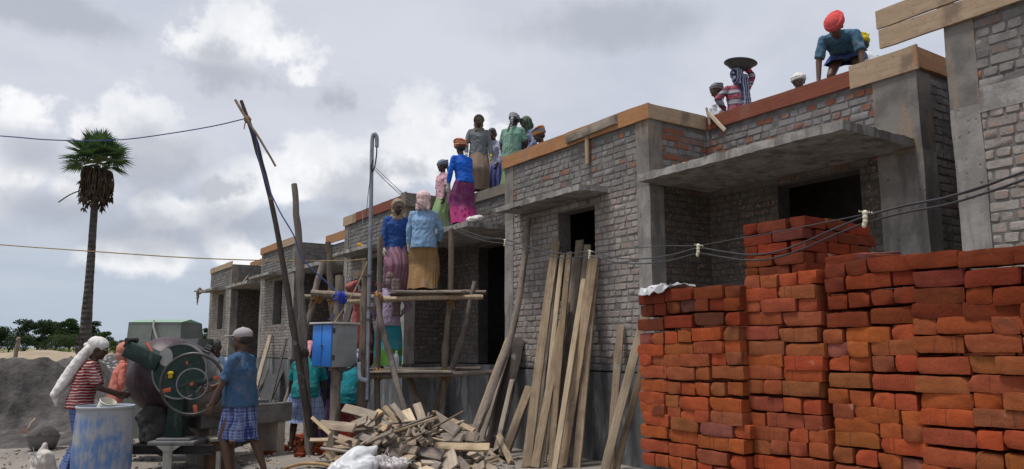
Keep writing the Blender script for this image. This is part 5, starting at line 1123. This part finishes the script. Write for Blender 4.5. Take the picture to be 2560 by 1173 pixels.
    for i in(0,1):
        sg=-1 if i==0 else 1; hip=pel+V((sg*.088,0,-.03)); ft=V((feet[i][0],feet[i][1],.075+(feet[i][2] if len(feet[i])>2 else 0))); k,ft=ik(hip,ft,.405,.405,V((sg*.15,1,0))); kn.append(k)
        B.caps(hip,.082,k,.052); B.caps(k,.051,k+(ft-k)*.35+V((0,-.012,0)),.054); B.caps(k+(ft-k)*.35+V((0,-.012,0)),.054,ft,.033)
        B.caps(ft+V((0,-.035,-.045)),.030,ft+V((sg*.01,.06,-.048)),.030); B.caps(ft+V((0,0,-.01)),.034,ft+V((sg*.01,.06,-.045)),.03)
        for q in range(5): B.caps(ft+V((sg*(.038-.019*q)*-1+sg*.01,.075,-.055)),.014,ft+V((sg*(.042-.021*q)*-1+sg*.012,.125-.012*abs(q-.5),-.060)),.012 if q else .014,7)
    me=remesh(B,'body',.0085,3); body=meobj('body',me,MATS[sk],root)
    ey=MB(); 
    for sg in(-1,1): ey.ell(hq(sg*.030,.074,.010),.014,.011,.009,HM,8)
    eo=ey.build('eyes',MATS['eye'],root)
    pu=MB()
    for sg in(-1,1): pu.ell(hq(sg*.030,.0825,.010),.0062,.0045,.0062,HM,6)
    pu.build('pupils',MATS['hair'],eo)
    def folds(me,amp,fr,st=(1,1,.55),sd=0.0):
        nr=[v.normal.copy() for v in me.vertices]
        for v,n_ in zip(me.vertices,nr):
            q=v.co; p=V((q.x*fr*st[0]+sd,q.y*fr*st[1],q.z*fr*st[2])); a=noise.noise(p)+.5*noise.noise(p*2.6); rdg=1-abs(noise.noise(p*1.7+V((3,1,7))))*2.2
            v.co=q+n_*(amp*(.55*a+.6*max(-.4,rdg)))
    sd=random.uniform(0,50)
    def ring(mb,cs,n=28):
        vs=[];fs=[]
        for (c,ax,ay,rx,ry) in cs:
            for k in range(n):
                th=2*math.pi*k/n; vs.append(c+ax*math.cos(th)*rx+ay*math.sin(th)*ry)
        for i in range(len(cs)-1):
            for k in range(n): fs.append((i*n+k,i*n+(k+1)%n,(i+1)*n+(k+1)%n,(i+1)*n+k))
        fs+=[tuple(range(n-1,-1,-1)),tuple((len(cs)-1)*n+k for k in range(n))]; mb.add(vs,fs)
    XX=V((1,0,0)); YY=V((0,1,0))
    if shirt:
        Sm=MB(); hz=pel+V((0,0,hem-.88)) if lean<35 else pel-u*.06
        ring(Sm,[(hz,XX,YY,.198*bd,.155*bd+belly*.6),(pel+u*.02+fwd*belly*.3,XX,YY if lean<35 else fwd,.182*bd,.145*bd+belly*.7),(pel+u*.14+fwd*belly*.5,XX,fwd,.172*bd,.134*bd+belly*.8),(ch,XX,fwd,.192*bd,.132*bd),(pel+u*.39,XX,fwd,.175*bd,.100),(pel+u*.465,XX,fwd,.11,.075),(nb+u*.015,XX,fwd,.064,.064)])
        Sm.caps(sh[0]-u*.008,.060,nb-u*.025,.058); Sm.caps(sh[1]-u*.008,.060,nb-u*.025,.058); Sm.caps(ch+V((-.09*bd,0,.02))+fwd*.012,.11,ch+V((.09*bd,0,.02))+fwd*.012,.11)
        for i in(0,1):
            a,e,w=sh[i],elbs[i],wr[i]; Sm.caps(a,.060,a+(e-a)*.3,.060)
            def cone(p0,r0,p1,r1):
                d=(p1-p0).normalized(); x=d.orthogonal().normalized(); ring(Sm,[(p0,x,d.cross(x),r0,r0),(p1,x,d.cross(x),r1,r1)],16)
            if sleeve=='short': cone(a,.060,a+(e-a)*.86,.062)
            elif sleeve=='half': cone(a,.060,e,.056); cone(e-(e-w)*-.0,.056,e+(w-e)*.15,.052)
            else: cone(a,.060,e,.052); Sm.caps(e,.052,e,.0521); cone(e,.052,e+(w-e)*.93,.041)
        if sleeve!='bare':
            q=nb; Sm.caps(q+hx*-.045+hf*.02,.022,q+hx*.045+hf*.02,.022); Sm.caps(q+V((-.05,-.03,.005)),.022,q+V((.05,-.03,.005)),.022)
        me=remesh(Sm,'shirt',.0095,3); folds(me,.0125,9,(1,1,.75),sd); so_=meobj('shirt',me,shirt,root)
    if skirt:
        sp=dict(skirt) if isinstance(skirt,dict) else dict(mat=skirt); n=72; N=22; top=pz+(.10 if lean<20 else .01); vs=[];fs=[]; ph=[random.uniform(0,6.28) for _ in range(5)]
        for i in range(N+1):
            t=i/N; z=top+(shem-top)*t; w_=.150*bd+(flare-.150*bd)*min(1,t*2.2)**.7 if t>.12 else (.138+.1*t)*bd
            knee=(kn[0]+kn[1])/2; cx=0;cy=0
            if z<kn[0].z: f=(kn[0].z-z)/max(.05,kn[0].z-.07); cx=(feet[0][0]+feet[1][0])/2*f+knee.x*(1-f); cy=(feet[0][1]+feet[1][1])/2*f+knee.y*(1-f)
            else: f=(pz-z)/max(.05,pz-kn[0].z); f=max(0,min(1,f)); cx=knee.x*f; cy=knee.y*f
            spx=max(0,abs(feet[0][0]-feet[1][0])/2-.10)*t; spy=abs(feet[0][1]-feet[1][1])/2*t*.55
            for k in range(n):
                th=2*math.pi*k/n; fo=(.022*math.sin(th*5+ph[0]+t*1.3)+.018*math.sin(th*9+ph[1]-t)+.13*noise.noise(V((math.cos(th)*2.1+sd,math.sin(th)*2.1,z*.9)))+.085*noise.noise(V((math.cos(th)*4.5+sd,math.sin(th)*4.5,z*1.5)))+.05*noise.noise(V((math.cos(th)*9+sd,math.sin(th)*9,z*2))))*min(1,.25+t*1.1)
                rx=(w_+spx+ (belly*.3 if t<.3 else 0))*(1+fo); ry=(w_*(.70+.12*t)+spy+belly*(1-t)*.8)*(1+fo); nz=noise.noise(V((math.cos(th)*2.2,math.sin(th)*2.2,z*4+sd)))*.014
                vs.append((cx+(rx+nz)*math.cos(th),cy+(ry+nz)*math.sin(th)+(.0 if t>.3 else -.005),z+.010*math.sin(th*5+ph[3])*t))
        ins=[(a*.955+0,b*.955,c) for a,b,c in vs]; off=len(vs)
        for i in range(N):
            for k in range(n):
                fs.append((i*n+k,i*n+(k+1)%n,(i+1)*n+(k+1)%n,(i+1)*n+k)); fs.append((off+(i+1)*n+k,off+(i+1)*n+(k+1)%n,off+i*n+(k+1)%n,off+i*n+k))
        for k in range(n): fs.append((N*n+k,N*n+(k+1)%n,off+N*n+(k+1)%n,off+N*n+k)); fs.append((k,off+k,off+(k+1)%n,(k+1)%n))
        mb=MB(); mb.add(vs+ins,fs); mb.build(sp.get('name','skirt'),sp['mat'],root,norm=False)
    if wear:
        kind,wm=wear[0],wear[1]; H=MB()
        if kind=='veil': HM=HM*1.14
        elif kind in('hood','drape','turban'): HM=HM*1.05
        if kind in('turban','wrap'):
            H.ell(hq(0,-.018,.062),.092,.108,.075,HM,14)
            for k in range(4 if kind=='turban' else 3):
                a=.30*(k-1.5); pts=[]
                for j in range(25):
                    th=2*math.pi*j/24; rr=.088+.008*k%2; pts.append(hq(.087*math.cos(th),-.016+.104*math.sin(th),.035+.022*k-.016*math.sin(th+a*3)+a*.05*math.cos(th*1+k)))
                H.tube(pts,.020,8,cap=False)
            if kind=='turban': H.ell(hq(.0,-.015,.115),.07,.085,.045,HM,10); H.caps(hq(.06,-.09,.10),.028,hq(.085,-.12,.13),.012,8)
            else: H.caps(hq(.0,-.105,.02),.030,hq(.01,-.125,-.05),.03,8); H.caps(hq(.01,-.125,-.05),.03,hq(.02,-.12,-.15),.016,8)
        elif kind in('hood','scarf'):
            H.ell(hq(0,-.034,.030),.096,.104,.108,HM,16); H.ell(hq(0,-.045,-.055),.088,.090,.085,HM,12); H.caps(hq(-.062,.028,-.06),.030,hq(-.03,.055,-.125),.034,8); H.caps(hq(.062,.028,-.06),.030,hq(.03,.055,-.125),.034,8)
            pts=[hq(.088*math.sin(th),.040+.02*math.cos(th)*.5,.030+.088*math.cos(th)) for th in np.linspace(-1.9,1.9,19)]; H.tube([V(p) for p in pts],.015,8)
            H.caps(nb+V((-.08,-.02,-.005)),.05,nb+V((.08,-.02,-.005)),.05); H.caps(nb+hf*.05+V((-.05,0,-.02)),.045,nb+hf*.06+V((.05,0,-.02)),.045)
        elif kind=='veil':  # loose cloth tied over the head, hanging behind
            H.ell(hq(0,-.028,.045),.097,.110,.092,HM,16); H.ell(hq(0,-.07,-.03),.085,.065,.10,HM,12); H.caps(hq(-.06,-.06,-.05),.05,hq(-.07,-.085,-.12),.035,8); H.caps(hq(.06,-.06,-.05),.05,hq(.07,-.085,-.12),.035,8)
        elif kind=='long':
            H.ell(hq(0,-.024,.045),.094,.110,.086,HM,16); H.ell(hq(0,-.075,-.02),.075,.055,.08,HM,12); H.caps(hq(0,-.10,.0),.035,hq(0,-.135,.0),.028,8)
            pr=None
            for j in range(9):
                t=j/8; p=hq(0,-.10,-.04)+V((.02*math.sin(j),-.038*j,-.066*j)); r=.05+.03*math.sin(t*3.0)
                if pr is not None: H.caps(pr[0],pr[1],p,r); H.caps(pr[0]+hx*.055,pr[1]*.8,p+hx*(.05+.03*t),r*.8); H.caps(pr[0]-hx*.05,pr[1]*.8,p-hx*(.04+.02*t),r*.75)
                pr=(p,r)
            H.caps(pr[0],.05,pr[0]+hf*-.0+V((0,.02,-.14)),.012)
        elif kind=='drape':
            H.ell(hq(0,-.025,.040),.098,.112,.098,HM,16); H.ell(hq(0,-.06,-.05),.09,.07,.10,HM,12); pr=None
            for j in range(8):
                t=j/7; p=hq(.05+.03*t,-.095-.02*t,-.03-.07*j); r=.058-.012*t
                if pr is not None: H.caps(pr,.055,p,r); H.caps(pr+hx*.06,.05,p+hx*.055,r*.9)
                pr=p
        elif kind=='cap':
            H.ell(hq(0,-.016,.050),.086,.104,.072,HM,16); H.lathe([(1e-3,-.006),(.088,-.006),(.092,0),(.088,.006),(1e-3,.006)],24,HM@Matrix.Diagonal((.8,1.0,1)),hq(0,.098,.040)); H.ell(hq(0,-.016,.122),.012,.012,.008,HM,6)
        elif kind=='hair':
            H.ell(hq(0,-.026,.042),.082,.096,.084,HM,16); H.ell(hq(0,-.052,-.015),.072,.062,.07,HM,12)
        if kind=='cap':
            K=MB(); K.ell(hq(0,-.034,.010),.078,.078,.072,HM,14); me=remesh(K,'hair',.009,3); meobj('hair',me,hairm or MATS['hair'],root)
        if wear[0] in('turban','wrap') :
            K=MB(); K.ell(hq(0,-.042,-.005),.074,.066,.06,HM,12); me=remesh(K,'hair',.010,3); meobj('hair',me,MATS['hair'],root)
        me=remesh(H,'headcloth',.0085 if kind!='cap' else .006,3 if kind!='cap' else 2)
        if kind not in('cap',): folds(me,.007 if kind!='hair' else .004,24 if kind!='long' else 11,(1,1,.8),sd)
        meobj({'cap':'cap','hair':'hair'}.get(kind,'headscarf'),me,wm,root)
        if len(wear)>2 and wear[2]=='braid':
            K=MB(); pr=hq(.0,-.10,-.02)
            for j in range(9): p=hq(.008*(-1)**j,-.115-.01*j,-.06-.038*j); K.caps(pr,.022,p,.020-.001*j,8); pr=p
            me=remesh(K,'braid',.008,2); meobj('braid',me,MATS['hair'],root)
    if glove:
        for i in(0,1):
            gm_=glove[i] if isinstance(glove,(list,tuple)) else glove
            if gm_ is None: continue
            K=MB(); t=wr[i]; f=(t-elbs[i]).normalized(); sg=-1 if i==0 else 1; pn=V((-sg,0,0)) if abs(f.x)<.8 else V((0,0,-1)); hand_caps(K,t,f,pn,V((0,1,0)) if abs(f.y)<.8 else V((-sg*.2,0,1)),curl,1.05,.006); K.caps(t-f*.05,.036,t+f*.01,.034)
            me=remesh(K,'glove',.007,2); meobj('glove',me,gm_,root)
    root['pts']=0; del root['pts']
    return root
C=cloth
pG=MATS['glove']; pY=MATS['gloveY']
def at(px,d,z): q=G(px,d,z); return q
def onpy(px,py,d): return P(px,py,d=d)
# yard
person('man in a white trailing headscarf and red striped shirt leaning on the blue barrel',at(184,9.45,0),80,1.62,lean=14,head=(8,0),hands=((-.12,.38,.94),(.10,.44,.965)),elb=((-.6,-.7,-.5),(.7,-.7,-.5)),shirt=C('red_striped_knit',(.22,.022,.032),'bands',(.16,.014,.024),(.50,.42,.38),17,2),sleeve='short',hem=.80,skirt=dict(mat=C('blue_check_lungi',(.06,.10,.26),'check',(.16,.22,.40),(.02,.03,.1),34),name='lungi'),shem=.10,wear=('long',C('white_muslin',(.66,.63,.60),'plain',dirt=.25)),sk='skinB')
person('person in a salmon pink wrap half hidden behind the mixer housing',at(283,11.6,0),88,1.55,lean=8,hands=((-.2,.15,.85),(.2,.2,.85)),shirt=C('salmon_cloth',(.50,.16,.12),'plain',dirt=.2),hem=.70,skirt=C('salmon_skirt',(.48,.17,.13),'plain'),wear=('scarf',C('salmon_scarf',(.52,.20,.15),'plain')),sk='skinB')
person('man in a grey cap, blue shirt and folded blue checked lungi at the mixer wheel',at(592,9.35,0),-118,1.72,lean=2,head=(2,0),hands=((-.24,.26,.70),(.12,.40,.98)),elb=((-.7,-.4,-.3),(.8,-.5,-.5)),feet=((-.10,.04),(.12,-.26)),shirt=C('mid_blue_shirt',(.04,.088,.165),'plain',dirt=.25),sleeve='short',hem=.78,skirt=dict(mat=C('blue_plaid_lungi',(.055,.085,.26),'check',(.22,.27,.42),(.015,.02,.10),30),name='lungi'),shem=.42,flare=.172,wear=('cap',C('grey_cap_cloth',(.33,.30,.31),'plain',dirt=.2)),sk='skinA',build=1.1,belly=.03)
person('grey haired man in a pale blue shirt bending behind the mixer',at(546,11.6,0),-30,1.66,lean=20,head=(22,10),hands=((-.2,.35,.85),(.2,.35,.85)),shirt=C('pale_blue_shirt',(.36,.45,.58),'plain',dirt=.2),sleeve='half',hem=.74,skirt=dict(mat=C('dull_lungi',(.12,.14,.25),'check',(.2,.22,.3),(.05,.05,.1),28),name='lungi'),shem=.2,wear=('hair',MATS['greyhair']),sk='skinB')
person('man in teal shirt and short pale blue checked lungi bending with his back turned',at(757,11.75,0),172,1.66,lean=34,head=(20,0),hands=((-.27,.30,.66),(.27,.30,.62)),elb=((-1,-.3,0),(1,-.3,0)),feet=((-.17,0),(.15,.08)),shirt=C('teal_shirt',(.012,.19,.20),'plain',dirt=.15),sleeve='short',hem=.76,skirt=dict(mat=C('pale_check_lungi',(.22,.33,.58),'check',(.45,.52,.68),(.10,.15,.36),36),name='lungi'),shem=.40,flare=.235,wear=('wrap',C('pink_head_cloth',(.55,.24,.28),'plain')),sk='skinB',build=1.05)
person('worker in a navy shirt and purple skirt partly hidden behind the meter box',at(822,12.4,0),-25,1.55,lean=16,head=(20,0),hands=((-.24,.25,.72),(.12,.32,.78)),shirt=C('navy_shirt',(.02,.035,.15),'plain'),sleeve='half',hem=.66,skirt=C('purple_skirt',(.14,.05,.17),'stripe',(.22,.14,.25),None,12),shem=.08,wear=('wrap',C('faded_pink_cloth',(.5,.25,.27),'plain')),sk='skinB',glove=(None,pG))
person('woman in a turquoise blouse and red striped skirt stooping behind the stout post',at(866,12.1,0),160,1.5,lean=30,side=6,head=(10,0),hands=((-.42,.22,.62),(.22,.35,.60)),elb=((-1,-.3,0),(1,-.3,0)),shirt=C('turquoise_blouse',(.01,.17,.205),'plain',dirt=.12),sleeve='long',hem=.72,skirt=C('red_striped_skirt',(.32,.035,.02),'stripe',(.045,.015,.02),None,30),shem=.05,flare=.23,wear=('wrap',C('blue_white_scarf',(.09,.17,.45),'stripe',(.5,.52,.6),None,26,1)),sk='skinB',glove=(pG,None))
# scaffold, lower platform
zlow=zl+.035; zup=zu+.035
person('woman in a lilac shirt, brown plaid scarf and green floral skirt on the lower platform',at(968,12.85,zlow),178,1.58,lean=3,side=3,hands=((-.22,.16,.86),(.24,.26,.95)),shirt=C('lilac_shirt',(.36,.285,.40),'plain',dirt=.3),sleeve='long',hem=.72,skirt=C('green_floral_skirt',(.03,.27,.33),'border',(.06,.19,.022),(.02,.33,.36),11),shem=.05,flare=.235,wear=('drape',C('brown_plaid_scarf',(.17,.11,.115),'check',(.30,.23,.23),(.07,.05,.05),48)),sk='skinB',build=1.05)
person('worker in a salmon shirt and blue scarf lifting a metal bowl beside the stout post',at(902,13.0,zlow),30,1.52,lean=4,hands=((-.17,.10,1.53),(.17,.10,1.53)),elb=((-1,.3,-.2),(1,.3,-.2)),shirt=C('salmon_shirt',(.34,.10,.095),'plain',dirt=.25),sleeve='long',hem=.70,skirt=C('maroon_skirt',(.20,.04,.05),'plain'),shem=.05,wear=('wrap',C('blue_striped_scarf',(.10,.20,.48),'stripe',(.55,.58,.65),None,24,1)),sk='skinB')
bowl=G(903,12.95,zlow+1.52*.985)
root=empty('mixing_bowl',bowl+Vector((0,0,.0)),'shiny metal bowl held up by the worker in the salmon shirt','bowl')
mb=MB(); mb.lathe([(1e-3,0),(.10,0),(.17,.06),(.195,.12),(.21,.125),(.19,.115),(.16,.06),(1e-3,.015)],28); mb.build('bowl',simple('bright_aluminium',(.60,.59,.54),(.5,.49,.44),9,.35,.5,.1,.002,.6),root)
# upper platform
person('woman in a royal blue shirt and tan hood facing us on the upper platform',at(987,13.0,zup),14,1.56,lean=3,head=(22,0),hands=((-.22,.10,.73),(.23,.06,.76)),shirt=C('royal_blue_shirt',(.025,.075,.25),'plain',dirt=.2),sleeve='long',hem=.66,skirt=C('pink_purple_striped_skirt',(.30,.14,.20),'stripe',(.17,.10,.13),None,13),shem=.05,flare=.22,wear=('hood',C('tan_hood',(.27,.21,.145),'plain',dirt=.2)),sk='skinB',glove=(pY,pG),build=1.03)
person('woman in sky blue shirt, pink head cloth and golden brown skirt on the upper platform',at(1057,12.55,zup),170,1.60,lean=2,side=-1,hands=((-.27,.06,.70),(.22,.24,.86)),elb=((-1,-.4,0),(.8,-.6,0)),shirt=C('sky_blue_shirt',(.20,.33,.50),'plain',dirt=.2),sleeve='long',hem=.72,skirt=C('golden_brown_skirt',(.25,.145,.062),'floral',(.36,.24,.12),(.18,.10,.05),13),shem=.04,flare=.245,wear=('veil',C('pale_pink_cloth',(.60,.40,.39),'stripe',(.66,.50,.48),None,14)),sk='skinB',glove=(pG,None),build=1.1)
# porch sunshade of the house behind the scaffold
zs=3.745
def onsh(px,y): q=P(px,600,y=y); return Vector((q.x,q.y,zs))
person('woman in a pink blouse and green skirt looking left on the sunshade',onsh(1108,7.28),-58,1.52,lean=3,head=(8,-8),hands=((-.20,.12,.74),(.22,.06,.72)),shirt=C('pink_blouse',(.52,.29,.34),'check',(.60,.42,.45),(.45,.2,.26),26,dirt=.15),sleeve='short',hem=.68,skirt=C('light_green_skirt',(.20,.30,.13),'floral',(.13,.22,.09),(.3,.38,.2),12),shem=.04,flare=.21,wear=('wrap',C('slate_scarf',(.12,.135,.20),'stripe',(.2,.22,.28),None,20)),sk='skinB')
person('woman in a bright blue shirt, orange striped turban and magenta skirt on the sunshade',onsh(1160,6.98),-150,1.58,lean=7,side=-5,head=(2,0),hands=((-.30,.12,.75),(.20,.22,.78)),shirt=C('bright_blue_shirt',(.012,.105,.50),'plain',dirt=.1),sleeve='long',hem=.82,skirt=C('magenta_skirt',(.17,.035,.12),'border',(.40,.045,.17),(.20,.015,.09),15),shem=.02,flare=.26,wear=('turban',C('orange_striped_turban',(.55,.30,.16),'stripe',(.40,.09,.06),None,22,2)),sk='skinB',glove=(pG,None))
# roof of the house behind the scaffold
zr=ZT+.06
def onroof(px,y,z=zr): q=P(px,400,y=y); return Vector((q.x,q.y,z))
person('woman in a grey shirt, olive hood and brown skirt facing us at the roof edge',onroof(1196,8.06,zr+.16),4,1.60,lean=2,head=(16,0),hands=((-.26,.10,.78),(.26,.10,.80)),shirt=C('grey_shirt',(.155,.165,.18),'plain',dirt=.25),sleeve='long',hem=.60,skirt=C('brown_patterned_skirt',(.215,.15,.11),'floral',(.30,.20,.14),(.14,.11,.09),9),shem=.03,flare=.22,wear=('hood',C('olive_hood',(.125,.105,.075),'plain')),sk='skinB',glove=(pY,pG),build=1.05)
person('man with short hair in a white shirt and blue lungi looking down between two women',onroof(1240,8.55),-40,1.58,lean=8,head=(26,0),hands=((-.2,.18,.80),(.2,.16,.74)),shirt=C('white_blue_shirt',(.45,.45,.58),'plain'),sleeve='long',hem=.74,skirt=dict(mat=C('blue_violet_lungi',(.06,.07,.36),'stripe',(.25,.25,.5),None,9),name='lungi'),shem=.30,wear=('hair',MATS['hair']),sk='skinA')
person('woman with a braid in green striped shirt and green skirt turned away on roof',onroof(1279,8.35,zr+.02),158,1.64,lean=6,side=2,head=(14,0),hands=((-.24,.16,.80),(.2,.22,.84)),shirt=C('green_striped_shirt',(.10,.23,.17),'stripe',(.20,.32,.26),None,28),sleeve='short',hem=.66,skirt=C('leaf_green_skirt',(.16,.24,.10),'floral',(.10,.17,.07),(.24,.31,.16),11),shem=.03,flare=.24,wear=('wrap',C('grey_check_scarf',(.10,.10,.13),'stripe',(.42,.42,.46),None,26,2),'braid'),sk='skinB',build=1.12)
person('woman in a navy checked shirt and dark green hood on the roof',onroof(1328,8.75,zr+.02),-62,1.58,lean=8,head=(20,0),hands=((-.2,.22,.86),(.2,.20,.80)),shirt=C('navy_check_shirt',(.045,.07,.20),'check',(.42,.44,.52),(.02,.03,.1),34),sleeve='long',hem=.70,skirt=C('dull_skirt',(.12,.12,.14),'plain'),shem=.03,wear=('hood',C('dark_green_hood',(.055,.085,.06),'stripe',(.10,.14,.10),None,18)),sk='skinB',glove=(None,pG))
person('worker in an orange topped turban of whom only the head shows over the roof board',at(1380,14.2,zr-.12),-70,1.58,lean=25,kneel=.40,feet=((-.12,.1),(.12,-.1)),head=(0,0),hands=((-.2,.4,.5),(.2,.4,.5)),shirt=C('plain_brown_shirt',(.2,.15,.12),'plain'),skirt=C('plain_lungi',(.15,.15,.2),'plain'),shem=.05,wear=('turban',C('orange_grey_turban',(.50,.20,.06),'stripe',(.20,.20,.22),None,8,2)),sk='skinB')
# roof of the middle house
person('woman in a white shirt and dark striped head wrap in profile on the middle roof',at(1803,13.0,ZT+.06),-70,1.52,lean=4,hands=((-.2,.15,.8),(.2,.15,.8)),shirt=C('white_shirt',(.60,.62,.67),'plain',dirt=.15),sleeve='long',hem=.70,skirt=C('grey_skirt',(.2,.2,.23),'plain'),wear=('wrap',C('dark_striped_wrap',(.05,.055,.08),'stripe',(.36,.34,.34),None,24,2)),sk='skinA')
pr=person('woman in a red and grey banded top carrying a mortar pan on her head',at(1851,12.4,ZT+.06),200,1.56,lean=2,hands=((-.20,.10,.95),(.13,-.02,1.72)),elb=((-1,-.4,0),(1,.1,0)),shirt=C('red_grey_banded_top',(.32,.05,.085),'bands',(.30,.31,.34),(.08,.04,.08),6,2),sleeve='long',hem=.66,skirt=C('pinkish_skirt',(.4,.3,.32),'plain'),wear=('drape',C('navy_striped_scarf',(.025,.03,.08),'stripe',(.30,.30,.40),None,26)),sk='skinB',glove=(None,pG))
pan=G(1850,12.4,ZT+.06+1.64*1.56/1.62)
root=empty('mortar_pan',pan,'wide dark mortar pan balanced on the head of the woman in the banded top','pan'); root.rotation_euler=(R_(-5),R_(5),0)
mb=MB(); mb.lathe([(1e-3,-.005),(.10,0),(.19,.05),(.255,.115),(.275,.12),(.268,.128),(.24,.115),(.18,.06),(1e-3,.012)],36); mb.build('pan',simple('dark_pan_steel',(.07,.075,.07),(.11,.11,.105),6,.55,.4,.1,.002,.2),root)
mb=MB(); mb.lathe([(.255,.117),(.17,.135),(.06,.15),(1e-3,.152)],28); mb.v=[tuple(Vector(v)+noise.noise_vector(Vector(v)*15)*.012) for v in mb.v]; mb.build('mortar_fill',simple('pan_mortar',(.2,.195,.18),(.14,.135,.125),8),root)
person('worker in a white head cap peeking over the red roof board',at(1999,11.6,ZT+.05),10,1.58,lean=30,kneel=.42,feet=((-.12,.1),(.12,-.1)),head=(-25,0),hands=((-.2,.4,.45),(.2,.4,.45)),shirt=C('plain_grey_shirt',(.25,.25,.27),'plain'),skirt=C('plain_lungi_b',(.15,.15,.2),'plain'),shem=.05,wear=('wrap',C('white_head_wrap',(.62,.60,.56),'plain')),sk='skinB')
person('man in a red turban and blue shirt bending right over the roof edge board',onroof(2134,8.85,ZT+.05),-10,1.66,lean=88,kneel=.11,head=(-4,-14),hands=((-.26,.50,.20),(.26,.48,.22)),elb=((-1,-.2,.2),(1,-.2,.2)),feet=((-.20,.02),(.17,-.05)),shirt=C('blue_work_shirt',(.055,.125,.195),'plain',dirt=.3),sleeve='short',hem=.80,skirt=dict(mat=C('dark_blue_lungi',(.025,.05,.16),'plain'),name='lungi'),shem=.56,flare=.17,wear=('wrap',C('coral_turban',(.60,.075,.075),'plain',dirt=.2)),sk='skinC',build=1.08)
person('person in a yellow cap and pale printed shirt crouching behind the bending man',at(2222,10.3,ZT+.0),-120,1.6,lean=34,kneel=.10,head=(-5,0),hands=((-.2,.4,.5),(.2,.4,.5)),feet=((-.12,.1),(.12,-.1)),shirt=C('pale_print_shirt',(.52,.54,.56),'floral',(.2,.28,.36),(.5,.5,.52),16),sleeve='long',hem=.72,skirt=C('blue_grey_skirt',(.25,.32,.38),'plain'),wear=('turban',C('yellow_cap_cloth',(.55,.42,.02),'plain')),sk='skinA')
# bundles
q=onsh(1185,6.98); sack('cement_bag',simple('white_bag',(.64,.62,.58),(.52,.49,.46),9,.7,.3,.3),[('e',(0,0,.06),(.20,.12,.07)),('e',(.10,.02,.07),(.12,.10,.07))],q,.010,'small white cement bag on the sunshade edge at the magenta skirt','bag',.018,12)
wbm=simple('clear_bottle',(.55,.58,.60),(.45,.48,.5),6,.15,.6,0); q=G(990,12.5,zlow+.0); root=empty('water_bottle',q,'clear plastic water bottle on the lower platform beside the green skirt','bottle')
mb=MB(); mb.lathe([(1e-3,0),(.045,0),(.05,.03),(.046,.08),(.05,.12),(.05,.18),(.035,.23),(.018,.25),(.018,.27),(1e-3,.27)],20); mb.build('body',wbm,root); mb=MB(); mb.lathe([(1e-3,.268),(.02,.268),(.02,.295),(1e-3,.295)],14); mb.build('cap',simple('white_cap',(.7,.7,.7),None,5,.4,.4,0),root)
a=P(490,729,y=6.35); b=P(552,722,y=6.95)
bd=timber('jutting_board',MATS['greyboard'],a,b,.16,.05,label='short board with a hanging rag jutting from the farthest house',cat='board',face=(0,0,1))
rag=C('brown_rag',(.20,.155,.125),'plain'); mb=MB()
for (px,L) in((499,.55),):
    p=P(px,728,y=6.45); mb.caps(p+Vector((0,0,.05)),.09,p+Vector((.02,0,-.05)),.08); mb.caps(p+Vector((.02,-.06,-.02)),.07,p+Vector((.0,-.06,-L)),.02)
mb.v=[tuple(bd.matrix_world.inverted()@Vector(v)) for v in mb.v]; me=remesh(mb,'rag',.02,2)
for v in me.vertices: v.co=v.co+noise.noise_vector(v.co*14)*.03
meobj('rag',me,rag,bd)
